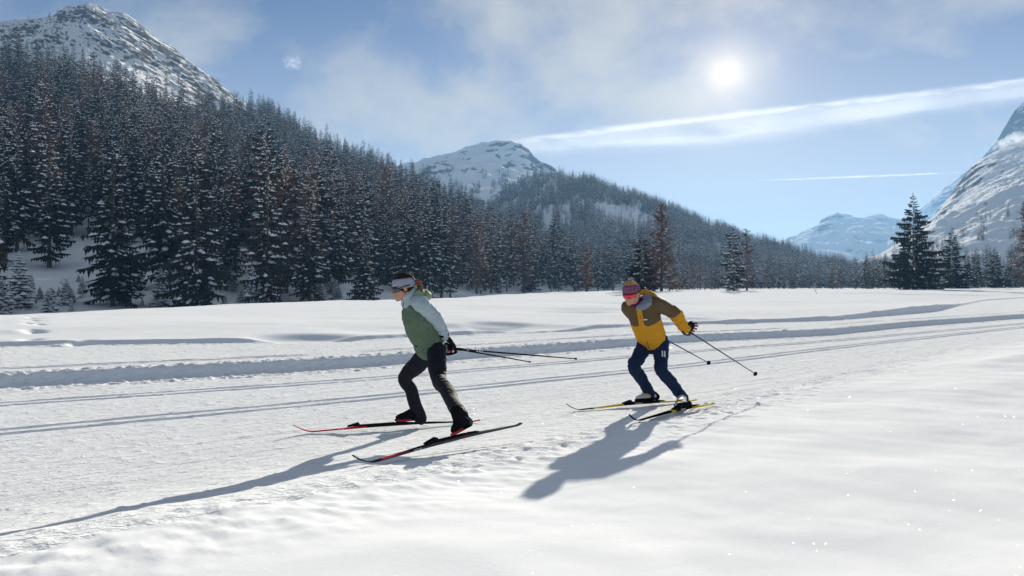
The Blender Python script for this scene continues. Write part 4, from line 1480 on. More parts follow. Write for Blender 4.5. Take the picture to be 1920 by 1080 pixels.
def band_mesh(name, H, z0, z1, grow, tilt=0.25, thick=0.006, n=40, droop=0.0):
    """A knitted band round the skull, as a closed shell."""
    c, R = H
    bm = bmesh.new()
    prof = []
    m = 7
    for k in range(m):
        prof.append((z0 + (z1 - z0) * k / (m - 1), thick))
    for k in reversed(range(m)):
        prof.append((z0 + (z1 - z0) * k / (m - 1), -0.004))
    rr = []
    for j in range(n):
        a = 2 * PI * j / n
        ring = []
        for z, off in prof:
            zz = z + tilt * 0.09 * math.cos(a) - droop * (1 - math.cos(a)) * .5
            q = math.sqrt(max(1 - ((zz - 0.030) / 0.102) ** 2, 0.12))
            rx, ry = (0.099 * q + off) * grow, (0.0775 * q + off) * grow
            ring.append(c + R @ Vector((-0.010 + rx * math.cos(a), ry * math.sin(a), zz)))
        rr.append(ring)
    vs = [[bm.verts.new(p) for p in ring] for ring in rr]
    L_ = len(prof)
    for j in range(n):
        A, B = vs[j], vs[(j + 1) % n]
        for i in range(L_):
            bm.faces.new((A[i], B[i], B[(i + 1) % L_], A[(i + 1) % L_]))
    bmesh.ops.recalc_face_normals(bm, faces=bm.faces)
    me = bpy.data.meshes.new(name); bm.to_mesh(me); bm.free()
    for p in me.polygons: p.use_smooth = True
    return me


def glasses(H, lens, root, origin):
    c, R = H
    bm = bmesh.new()
    n = 18
    rr = []
    for j in range(n + 1):
        a = -1.25 + 2.5 * j / n
        nose = math.exp(-(a / 0.22) ** 2)
        top, bot = 0.026, -0.027 + 0.016 * nose + 0.012 * (abs(a) / 1.25) ** 3
        ring = []
        for z, off in ((top, 0.0), ((top + bot) / 2, 0.006), (bot, 0.0), (bot, -0.003), ((top + bot) / 2, 0.003), (top, -0.003)):
            ring.append(c + R @ Vector((0.004 + (0.100 + off) * math.cos(a), (0.079 + off) * math.sin(a), z - 0.008)))
        rr.append(ring)
    vs = [[bm.verts.new(p) for p in ring] for ring in rr]
    for A, B in zip(vs, vs[1:]):
        for i in range(6):
            bm.faces.new((A[i], B[i], B[(i + 1) % 6], A[(i + 1) % 6]))
    bm.faces.new(vs[0]); bm.faces.new(list(reversed(vs[-1])))
    bmesh.ops.recalc_face_normals(bm, faces=bm.faces)
    me = bpy.data.meshes.new('sunglasses'); bm.to_mesh(me); bm.free()
    for p in me.polygons: p.use_smooth = True
    g = place('sunglasses', me, (lens,), root, origin)
    bm = bmesh.new()
    k = R.col[0].length
    for sg in (-1, 1):
        limb(bm, [c + R @ Vector((0.035, sg * 0.080, 0.006)), c + R @ Vector((-0.01, sg * 0.090, 0.012)), c + R @ Vector((-0.060, sg * 0.083, 0.014))], [0.0045 * k] * 3, 8)
    P = [c + R @ Vector((0.004 + 0.101 * math.cos(-1.25 + 2.5 * j / 12), 0.080 * math.sin(-1.25 + 2.5 * j / 12), 0.019)) for j in range(13)]
    limb(bm, P, [0.0035 * k] * 13, 6, m=1)
    me = bpy.data.meshes.new('frame'); bm.to_mesh(me); bm.free()
    place('frame', me, (M_INK,), g, origin)


def hand_shape(bm, wrist, d, palm, thumb, k=1.0, curl=0.35, spread=0.1, fat=1.0):
    """Palm, four jointed fingers of different length, and a thumb from the side of the palm."""
    d, palm = unit(d), Vector(palm)
    palm = (palm - d * palm.dot(d)).normalized()
    b = d.cross(palm); b = b if b.dot(Vector(thumb)) > 0 else -b
    R = Matrix((d, b, palm)).transposed()
    w = Vector(wrist)
    ball(bm, w + d * 0.052 * k, (0.058 * k, 0.044 * k, 0.021 * k * fat), R)
    ball(bm, w + d * 0.028 * k + b * 0.020 * k, (0.034 * k, 0.024 * k, 0.021 * k * fat), R)
    limb(bm, [w - d * 0.03 * k, w + d * 0.03 * k], [0.030 * k * fat, 0.032 * k], 12, flat=palm, ratio=0.75)
    for i, ln in enumerate((0.074, 0.083, 0.077, 0.060)):
        off = (0.031 - 0.021 * i) * k
        p = w + d * (0.088 - 0.004 * abs(i - 1)) * k + b * off
        a = 0.0
        dd = (d + b * (spread * (1.2 - i))).normalized()
        pts = [p - dd * 0.03 * k, p]
        for q, f in enumerate((0.44, 0.32, 0.24)):
            a += curl * (0.7 + 0.35 * q) * (1 + 0.12 * i)
            p = p + (dd * math.cos(a) + palm * math.sin(a)) * (ln * f * k)
            pts.append(p)
        r = 0.0105 * k * fat * (0.88 if i == 3 else 1)
        limb(bm, pts, [r * 1.05, r * 1.05, r, r * 0.93, r * 0.82], 10, m=3)
    p = w + d * 0.022 * k + b * 0.036 * k
    t1 = (d * 0.75 + b * 0.72 + palm * 0.15).normalized(); t2 = (d * 0.95 + b * 0.25 + palm * 0.3).normalized()
    limb(bm, [p - t1 * 0.02 * k, p, p + t1 * 0.036 * k, p + t1 * 0.036 * k + t2 * 0.030 * k], [0.014 * k * fat, 0.0135 * k * fat, 0.0125 * k * fat, 0.010 * k * fat], 10, m=3)


def torso_rings(bm, hip, sh, F, prof, n=26):
    """prof rows: t along the spine, half width, half depth, forward shift."""
    A = (sh - hip); F = Vector(F); f = (F - A * (F.dot(A) / A.dot(A))).normalized(); s = A.normalized().cross(f)
    rr = []
    for t, w, dp, sh_ in prof:
        c = hip + A * t + f * sh_
        ring = []
        for j in range(n):
            a = 2 * PI * j / n
            ca, sa = math.cos(a), math.sin(a)
            e = 0.86
            ring.append(c + s * (w * math.copysign(abs(ca) ** e, ca)) + f * (dp * math.copysign(abs(sa) ** e, sa)))
        rr.append(ring)
    rings(bm, rr)


def foot_shape(bm, heel, toe, ank, k=1.0, fat=1.0, cuff=0.10):
    heel, toe, ank = Vector(heel), Vector(toe), Vector(ank)
    d = (toe - heel).normalized(); up = (ank - heel); up = (up - d * up.dot(d)).normalized()
    L = (toe - heel).length
    limb(bm, [heel + d * 0.03 + up * 0.045, heel + d * L * 0.40 + up * 0.050, heel + d * L * 0.70 + up * 0.040, toe - d * 0.035 + up * 0.032],
         [0.041 * fat, 0.040 * fat, 0.044 * fat, 0.034 * fat], 14, flat=up, ratio=0.85)
    limb(bm, [heel + d * 0.065 + up * 0.045, heel + d * 0.075 + up * 0.10, ank + (ank - heel).normalized() * cuff * 0.4], [0.045 * fat, 0.046 * fat, 0.050 * fat], 14)
    limb(bm, [heel + d * 0.08 + up * 0.09, heel + d * L * 0.62 + up * 0.055], [0.042 * fat, 0.034 * fat], 12)


def sole_mesh(heel, toe, ank, name='sole', th=0.022):
    heel, toe, ank = Vector(heel), Vector(toe), Vector(ank)
    d = (toe - heel).normalized(); up = (ank - heel); up = (up - d * up.dot(d)).normalized(); s = up.cross(d)
    L = (toe - heel).length
    bm = bmesh.new(); rr = []
    for q, w in ((-0.02, 0.020), (0.03, 0.036), (0.25, 0.037), (0.5, 0.036), (0.72, 0.044), (0.9, 0.036), (1.0, 0.020)):
        c = heel + d * (L * q)
        rr.append([c + s * w, c + s * w + up * th, c - s * w + up * th, c - s * w])
    rings(bm, rr)
    bmesh.ops.recalc_face_normals(bm, faces=bm.faces)
    me = bpy.data.meshes.new(name); bm.to_mesh(me); bm.free()
    return me


def text_mesh(body, size, M, name='lettering', depth=0.0008):
    cu = bpy.data.curves.new(name, 'FONT'); cu.body = body; cu.size = size; cu.extrude = depth; cu.align_x = 'CENTER'; cu.align_y = 'CENTER'
    o = bpy.data.objects.new(name, cu); COL.objects.link(o)
    me = bpy.data.meshes.new_from_object(o.evaluated_get(bpy.context.evaluated_depsgraph_get()))
    bpy.data.objects.remove(o); bpy.data.curves.remove(cu)
    me.transform(M)
    return me


def axes_matrix(o, x, y):
    x = unit(x); y = Vector(y); y = (y - x * y.dot(x)).normalized(); z = x.cross(y)
    m = Matrix((x, y, z)).transposed().to_4x4(); m.translation = o
    return m


# ---------------- equipment
def ski(tail, tip, label, bands, binding_at, binding_mats, words=None, side_mat=None, side=1):
    """bands: (from, to, material) along the length, 0 tail .. 1 tip. Returns the ski; a curved tip rises from the base line."""
    tail, tip = Vector(tail), Vector(tip)
    d = tip - tail; L = d.length; d.normalize()
    s = Vector((0, 0, 1)).cross(d).normalized(); up = d.cross(s)
    n = 72
    bm = bmesh.new()
    secs = []
    for i in range(n + 1):
        q = i / n
        w = 0.022 * (0.75 + 0.25 * smooth(0, 0.1, q)) * (1 - 0.55 * smooth(0.90, 1.0, q)) * (0.985 + 0.02 * math.cos(6 * q))
        th = 0.007 + 0.018 * math.exp(-((q - 0.47) / 0.24) ** 2)
        z = 0.014 * math.sin(PI * min(q / 0.9, 1)) + 0.078 * max(0, (q - 0.895) / 0.105) ** 1.8 + 0.012 * max(0, (0.05 - q) / 0.05) ** 2
        c = tail + d * (L * q) + up * z
        secs.append([bm.verts.new(p) for p in (c + s * w, c + s * w * 0.93 + up * th, c - s * w * 0.93 + up * th, c - s * w)])
    mats = [M_INK]
    for _, _, m in bands:
        if m not in mats: mats.append(m)
    if side_mat and side_mat not in mats: mats.append(side_mat)
    for i in range(n):
        A, B = secs[i], secs[i + 1]
        q = (i + 0.5) / n
        bmx = next((m for a, b, m in bands if a <= q < b), M_INK)
        for j in range(4):
            f = bm.faces.new((A[j], A[(j + 1) % 4], B[(j + 1) % 4], B[j]))
            top = j == 1
            f.material_index = mats.index(bmx) if (top or (side_mat is None and j in (0, 2))) else (mats.index(side_mat) if side_mat and j in (0, 2) else 0)
            f.smooth = False
    bm.faces.new(secs[0]); bm.faces.new(list(reversed(secs[-1])))
    bmesh.ops.recalc_face_normals(bm, faces=bm.faces)
    me = bpy.data.meshes.new('cross_country_ski'); bm.to_mesh(me); bm.free()
    o = place('cross_country_ski', me, mats, None, tail)
    o.location = tail
    tag(o, label, 'ski')
    # binding: plate, toe block and heel pad on the top of the ski
    bm = bmesh.new()

    def slab(q0, q1, w, h0, h1):
        rr = []
        for q, k in ((q0, 0.5), (q0 + 0.006, 1.0), (q1 - 0.006, 1.0), (q1, 0.6)):
            c = tail + d * (L * q) + up * (0.014 * math.sin(PI * q / 0.9) + 0.0225)
            h = h0 + (h1 - h0) * (q - q0) / (q1 - q0)
            rr.append([c + s * w, c + s * w * 0.9 + up * h * k, c - s * w * 0.9 + up * h * k, c - s * w])
        rings(bm, rr)
    slab(binding_at - 0.13, binding_at + 0.06, 0.026, 0.010, 0.010)
    slab(binding_at + 0.060, binding_at + 0.125, 0.024, 0.038, 0.010)
    slab(binding_at - 0.20, binding_at - 0.13, 0.020, 0.006, 0.012)
    bmesh.ops.recalc_face_normals(bm, faces=bm.faces)
    me = bpy.data.meshes.new('binding'); bm.to_mesh(me); bm.free()
    b = place('binding', me, binding_mats, o, tail)
    if words:
        for body, q, size, m in words:
            base = tail + d * (L * q) + up * (0.014 * math.sin(PI * q / 0.9))
            th = 0.007 + 0.018 * math.exp(-((q - 0.47) / 0.24) ** 2)
            if side > 0:
                M = axes_matrix(base + s * 0.0235 + up * th * 0.5, -d, up)
            else:
                M = axes_matrix(base - s * 0.0235 + up * th * 0.5, d, up)
            place('lettering', text_mesh(body, size, M), (m,), o, tail)
    return o


def pole(hand, tip, label, shaft_mat, grip_mat, strap_mat, marks=None, basket=0.028, back=0.05):
    hand, tip = Vector(hand), Vector(tip)
    d = (tip - hand).normalized(); L = (tip - hand).length
    root = empty('ski_pole', hand)
    tag(root, label, 'ski pole')

    def part(name, bm, m):
        bmesh.ops.recalc_face_normals(bm, faces=bm.faces)
        me = bpy.data.meshes.new(name); bm.to_mesh(me); bm.free()
        for p in me.polygons: p.use_smooth = True
        return place(name, me, (m,), root, hand)
    bm = bmesh.new(); limb(bm, [hand + d * 0.09, hand + d * (L * 0.5), tip - d * 0.03], [0.0085, 0.0075, 0.0052], 10); part('shaft', bm, shaft_mat)
    bm = bmesh.new(); limb(bm, [hand - d * back, hand - d * (back * .4), hand + d * 0.03, hand + d * 0.09, hand + d * 0.115], [0.017, 0.0145, 0.0150, 0.0145, 0.0105], 12); part('grip', bm, grip_mat)
    bm = bmesh.new()
    up = Vector((0, 0, 1)); up = (up - d * up.dot(d)).normalized(); sd = d.cross(up)
    pts = [hand - d * back * .6 + up * 0.016, hand - d * (back + 0.04) + up * 0.045, hand - d * (back + 0.075) - up * 0.01, hand - d * (back + 0.02) - up * 0.06, hand + d * 0.03 - up * 0.035, hand + d * 0.02 - up * 0.012]
    limb(bm, pts, [0.011] * 6, 8, flat=sd, ratio=1.6); part('strap', bm, strap_mat)
    bm = bmesh.new(); limb(bm, [tip - d * 0.045, tip - d * 0.03, tip - d * 0.022, tip - d * 0.016], [0.008, basket * 0.8, basket, basket * 0.7], 14, caps=False); part('basket', bm, M_INK)
    bm = bmesh.new(); limb(bm, [tip - d * 0.03, tip - d * 0.01, tip], [0.005, 0.004, 0.0012], 8); part('tip', bm, M_GREYPAINT)
    if marks:
        bm = bmesh.new()
        for q, ln in marks:
            limb(bm, [hand + d * q, hand + d * (q + ln)], [0.0095, 0.0095], 10, caps=False)
        part('printed_rings', bm, M_WHITE)
    return root


class Skier:
    pass


def finish(bm, name, mats, root, origin, voxel, iters, fold=None, fn=None):
    me = fuse(bm, name, voxel, iters)
    if fold: folds(me, *fold)
    if fn: paint(me, fn)
    return place(name, me, mats, root, origin)


def seg_dist(c, a, b):
    """distance of points to a segment and the parameter along it"""
    a, b = np.array(a), np.array(b); ab = b - a
    t = np.clip(((c - a) @ ab) / (ab @ ab), 0, 1)
    return np.linalg.norm(c - (a + t[:, None] * ab), axis=1), t


def cuff_ring(bm, a, b, r, ln=0.03):
    a, b = Vector(a), Vector(b); d = (b - a).normalized()
    limb(bm, [b - d * ln, b], [r, r * 1.03], 16, caps=False)


def far_end(p, px, py, length):
    """The point seen at that pixel, beyond p, that lies the given length away from it."""
    Y = p.y
    while (at(px, py, Y) - p).length < length and Y < p.y + 3: Y += 0.005
    return at(px, py, Y)


# ======================= the woman in the green vest
def build_woman():
    O = at(815, 800, 8.15); O.z = 0
    F, Lf = unit((-.86, -.51, 0)), unit((.51, -.86, 0))
    hip, sh = at(810, 655, 8.38), at(777, 569, 8.15)
    hL, hR = at(817, 662, 8.28), at(806, 660, 8.47)
    kL, aL = at(823, 713, 7.95), at(864, 784, 7.70)
    kR, aR = at(759, 708, 8.60), at(786, 779, 8.72)
    sL, eL, wL = at(787, 568, 8.00), at(819, 599, 8.13), at(835, 630, 8.28)
    sR, eR, wR = at(768, 570, 8.32), at(805, 610, 8.52), at(833, 643, 8.60)
    t1, p1 = Vector((-0.335, 8.92, 0.01)), Vector((-2.138, 8.345, 0.012))          # ski under the front foot: tail, tip
    t1.z = gz(t1.x, t1.y) + 0.012; p1.z = gz(p1.x, p1.y) + 0.014
    p2 = ground_hit(662, 880) + Vector((0, 0, 0.012))                              # ski pushed off: tail lifted
    t2 = far_end(p2, 977, 797, 1.88)
    d1, d2 = unit(p1 - t1), unit(p2 - t2)
    heelR = Vector((-0.925, 8.735, t1.z + 0.052)); toeR = heelR + d1 * 0.275
    toeL = t2.lerp(p2, 0.46) + Vector((0, 0, 0.050)); heelL = at(881, 800, toeL.y + 0.16); aL = at(865, 781, toeL.y + 0.135)
    H = head_frame(at(756.5, 539.5, 8.05), (-0.965, -0.16, -0.20), 1.03)
    hd = lambda x, y, z: H[0] + H[1] @ Vector((x, y, z))
    dL = unit(at(858, 655, 8.36) - wL); dR = unit(at(856, 664, 8.75) - wR)
    # body
    bm = bmesh.new()
    head_shape(bm, H)
    limb(bm, [sh + Vector((0, 0, -.02)), hd(-0.035, 0, -0.06), hd(-0.02, 0, -0.02)], [0.062, 0.052, 0.052], 14)
    torso_rings(bm, hip, sh, F, [(-0.12, .10, .085, 0), (0.0, .135, .10, 0), (0.2, .125, .09, .01), (0.5, .125, .09, .015), (0.75, .14, .095, .01), (0.92, .12, .075, 0), (1.03, .06, .05, 0)])
    limb(bm, [sL, eL, wL], [0.044, 0.036, 0.027], m=1); limb(bm, [sR, eR, wR], [0.044, 0.036, 0.027], m=1)
    limb(bm, [hL, kL, aL], [0.060, 0.040, 0.030], m=1); limb(bm, [hR, kR, aR], [0.060, 0.040, 0.030], m=1)
    foot_shape(bm, heelL, toeL, aL, 1, 0.8); foot_shape(bm, heelR, toeR, aR, 1, 0.8)
    hand_shape(bm, wL, dL, F * 0.8 + Vector((0, 0, -.3)), Vector((0, 0, -1)) + F * .2, 0.93, 0.20, 0.10, 0.95); hand_shape(bm, wR, dR, F * 0.8 + Vector((0, 0, -.3)), Vector((0, 0, -1)) + F * .2, 0.93, 0.75, 0.10, 0.95)
    me = fuse(bm, 'person', 0.0055, 3)
    root = place('person', me, (M_SKIN,), None, O)
    root.location = O
    tag(root, 'skier in green vest with pale blue sleeves, grey headband and black tights, gliding in front', 'person')
    # tights
    bm = bmesh.new()
    torso_rings(bm, hip, sh, F, [(-0.17, .09, .085, -.005), (-0.08, .145, .122, -.012), (0.03, .155, .128, -.008), (0.14, .145, .118, 0)])
    mL, mR = hL.lerp(kL, 0.45), hR.lerp(kR, 0.45)
    cL, cR = kL.lerp(aL, 0.32) + Vector((0.012, 0.012, 0)), kR.lerp(aR, 0.32) + Vector((0.015, 0.02, 0))
    limb(bm, [hL + Vector((0, 0, .05)), mL, kL, cL, kL.lerp(aL, 0.7), aL - (aL - kL).normalized() * 0.03, aL + (aL - kL).normalized() * 0.005], [0.094, 0.088, 0.066, 0.062, 0.055, 0.055, 0.054], 18)
    limb(bm, [hR + Vector((0, 0, .05)), mR, kR, cR, kR.lerp(aR, 0.7), aR + Vector((0, 0, 0.02)), aR + (aR - kR).normalized() * 0.045], [0.094, 0.088, 0.066, 0.064, 0.058, 0.060, 0.062], 18)
    ax = (kL - aL)
    tr = finish(bm, 'tights', (M_BLACK,), root, O, 0.008, 5, (0.007, 10, ax, 3))
    # reflective flash above the front knee
    q = hR.lerp(kR, 0.86)
    dthigh = unit(kR - hR); nrm = unit(Vector((-0.75, -0.62, 0.15)))
    nrm = (nrm - dthigh * nrm.dot(dthigh)).normalized()
    bm = bmesh.new()
    limb(bm, [q + nrm * 0.062 - dthigh * 0.06, q + nrm * 0.0635, q + nrm * 0.062 + dthigh * 0.03], [0.009, 0.012, 0.009], 10, flat=nrm, ratio=0.45)
    me = bpy.data.meshes.new('knee_flash'); bm.to_mesh(me); bm.free(); place('knee_flash', me, (M_WHITE,), tr, O)
    # shirt: sleeves and collar
    for nm, a, b, c in (('sleeve', sL, eL, wL), ('sleeve', sR, eR, wR)):
        bm = bmesh.new()
        limb(bm, [a + (sh - a) * 0.25 + Vector((0, 0, .005)), a, a.lerp(b, .55), b, b.lerp(c, .55), c], [0.062, 0.072, 0.064, 0.058, 0.050, 0.043], 18)
        finish(bm, nm, (M_PALE,), root, O, 0.006, 4, (0.010, 11, (b - a), 11))
    bm = bmesh.new()
    nb = sh + (sh - hip) * 0.02
    rr = []
    top = hd(-0.035, 0, -0.030); low = nb + F * 0.025
    A = (top - low).normalized()
    for q, r, ex in ((0, .092, 0), (0.3, .082, 0), (0.6, .080, 0), (0.85, .083, 0.004), (1.0, .079, 0.012)):
        rr.append((low.lerp(top, q) + H[1].col[0].normalized() * ex, r))
    limb(bm, [p for p, _ in rr], [r for _, r in rr], 20, flat=F, ratio=1.12, caps=False)
    finish(bm, 'collar', (M_PALE,), root, O, 0.006, 3, (0.003, 16, A, 14))
    # vest
    bm = bmesh.new()
    torso_rings(bm, hip, sh, F, [(-0.03, .165, .136, .004), (0.0, .168, .140, .004), (0.05, .162, .136, .006), (0.2, .150, .130, .012), (0.4, .152, .138, .022), (0.6, .166, .142, .022), (0.78, .172, .132, .014),
                                 (0.9, .160, .110, .008), (1.0, .125, .090, .010), (1.08, .09, .078, .02)])
    vest = finish(bm, 'vest', (M_GREEN,), root, O, 0.007, 4, (0.017, 8, sh - hip, 21))
    bm = bmesh.new()
    hc = at(794, 553, 8.19)
    ball(bm, hc, (0.050, 0.105, 0.062), head_frame(hc, (-.75, -.3, .55), 1)[1])
    ball(bm, at(800, 557, 8.2), (0.034, 0.085, 0.052), head_frame(hc, (-.75, -.3, .55), 1)[1])
    limb(bm, [at(783, 549, 8.00), at(790, 548, 8.1), at(791, 549, 8.25), at(782, 551, 8.33)], [0.026, 0.030, 0.030, 0.024], 12)
    finish(bm, 'hood', (M_GREENLIGHT,), vest, O, 0.006, 4, (0.006, 18, (0, 0, 1), 23))
    bm = bmesh.new()
    limb(bm, [at(757.5, 566, 8.02), at(756.5, 570, 8.01), at(755.5, 574.5, 8.0)], [0.003, 0.003, 0.005], 8)
    limb(bm, [at(783, 646, 8.22), at(780.5, 649, 8.2)], [0.006, 0.010], 8)
    me = bpy.data.meshes.new('zip_pull'); bm.to_mesh(me); bm.free(); place('zip_pull', me, (M_INK,), vest, O)
    # gloves with cuffs
    for w, d, e, curl in ((wL, dL, eL, 0.20), (wR, dR, eR, 0.75)):
        bm = bmesh.new()
        hand_shape(bm, w, d, F * 0.8 + Vector((0, 0, -.3)), Vector((0, 0, -1)) + F * .2, 1.0, curl, 0.10, 1.22)
        g = finish(bm, 'glove', (M_GLOVE,), root, O, 0.0032, 2)
        bm = bmesh.new()
        bk = (e - w).normalized()
        limb(bm, [w + bk * 0.035, w + bk * 0.01, w - bk * 0.012], [0.050, 0.047, 0.040], 16)
        finish(bm, 'glove_cuff', (M_GLOVE,), g, O, 0.005, 2)
        bm = bmesh.new()
        for k in range(5):
            a = -1.1 + 0.42 * k
            s1 = bk.cross(Vector((0, 0, 1))).normalized(); s2 = bk.cross(s1)
            ctr = w + bk * 0.012 - (s1 * math.cos(a) + s2 * math.sin(a)) * 0.047
            ball(bm, ctr, (0.010, 0.006, 0.004), Matrix((bk, s2, s1)).transposed(), 1)
        me = bpy.data.meshes.new('cuff_print'); bm.to_mesh(me); bm.free(); place('cuff_print', me, (M_WHITE,), g, O)
    # head gear
    place('headband', band_mesh('headband', H, 0.012, 0.098, 1.05, -0.10, 0.006, 44, 0.030), (M_GREYBAND,), root, O)
    bm = bmesh.new()
    ball(bm, hd(-0.014, 0, 0.034), (0.102 * 1.03, 0.080 * 1.03, 0.100 * 1.03), H[1])
    ball(bm, hd(-0.085, 0, 0.035), (0.040, 0.038, 0.036), H[1])
    hair = finish(bm, 'hair', (M_DARKHAIR,), root, O, 0.006, 3, (0.003, 40, H[1].col[1], 31))
    bm = bmesh.new()
    for k in range(7):
        j = (k - 3) * 0.008
        limb(bm, [hd(-0.105, j, 0.045 - abs(j)), hd(-0.145, j * 1.6, 0.030), hd(-0.160, j * 2.2, -0.020 - 0.01 * (k % 3)), hd(-0.148, j * 2.4, -0.075 - 0.012 * (k % 2))], [0.012, 0.015, 0.013, 0.004], 8)
    me = fuse(bm, 'ponytail', 0.004, 2); place('ponytail', me, (M_AUBURN,), hair, O)
    glasses(H, M_LENSDARK, root, O)
    # boots
    for heel, toe, ank in ((heelL, toeL, aL), (heelR, toeR, aR)):
        bm = bmesh.new(); foot_shape(bm, heel, toe, ank, 1, 1.06, 0.14)
        bt = finish(bm, 'boot', (M_INK,), root, O, 0.005, 3)
        place('sole', sole_mesh(heel, toe, ank, th=0.012), (M_INK,), bt, O)
        d = unit(toe - heel); up = (ank - heel); up = (up - d * up.dot(d)).normalized()
        bm = bmesh.new(); limb(bm, [heel + up * 0.03 - d * 0.004, heel + d * 0.02 + up * 0.075], [0.040, 0.038], 12); finish(bm, 'heel_cup', (M_GREYPAINT,), bt, O, 0.005, 2)
        s = up.cross(d)
        s = s if s.y < 0 else -s
        bm = bmesh.new()
        limb(bm, [heel + d * 0.12 + up * 0.014 + s * 0.036, heel + d * 0.19 + up * 0.014 + s * 0.043, heel + d * 0.255 + up * 0.016 + s * 0.034], [0.009] * 3, 8)
        me = bpy.data.meshes.new('side_stripe'); bm.to_mesh(me); bm.free(); place('side_stripe', me, (M_RED,), bt, O)
        M = axes_matrix(heel + d * 0.175 + up * 0.012 + s * 0.0465, -d if (-d).cross(up).dot(s) > 0 else d, up)
        if heel is heelR:
            place('lettering', text_mesh('ATOMIC', 0.030, M), (M_RED,), bt, O)
        else:
            place('lettering', text_mesh('ATOMIC', 0.026, M), (M_INK,), bt, O)
    return root, dict(t1=t1, p1=p1, t2=t2, p2=p2, wL=wL, dL=dL, wR=wR, dR=dR)


woman, W = build_woman()
ski(W['t1'], W['p1'], 'red-tipped black ski lying flat under the front boot of the skier in the green vest',
    [(0, 0.10, M_RED), (0.10, 0.62, M_INK), (0.62, 1.01, M_RED)], 0.60, (M_INK,), [('REDSTER', 0.76, 0.016, M_WHITE)])
ski(W['t2'], W['p2'], 'black ski with lifted tail under the back boot of the skier in the green vest',
    [(0, 0.50, M_GREYPAINT), (0.50, 0.72, M_INK), (0.72, 0.86, M_RED), (0.86, 1.01, M_INK)], 0.50, (M_INK,), [('REDSTER', 0.68, 0.020, M_WHITE), ('ATOMIC', 0.40, 0.018, M_RED)], M_GREYPAINT)
pole(at(850, 654, 8.36), at(1083, 673, 9.25), 'black ski pole trailing from the near hand of the skier in the green vest', M_INK, M_INK, M_INK, [(0.16, .006), (0.27, .010), (0.30, .012), (0.33, .008)], 0.012)
pole(at(838, 651, 8.62), at(996, 679, 9.68), 'shorter-looking lower pole from the far hand of the skier in the green vest', M_INK, M_INK, M_PINK, [(0.14, .01)], 0.010)


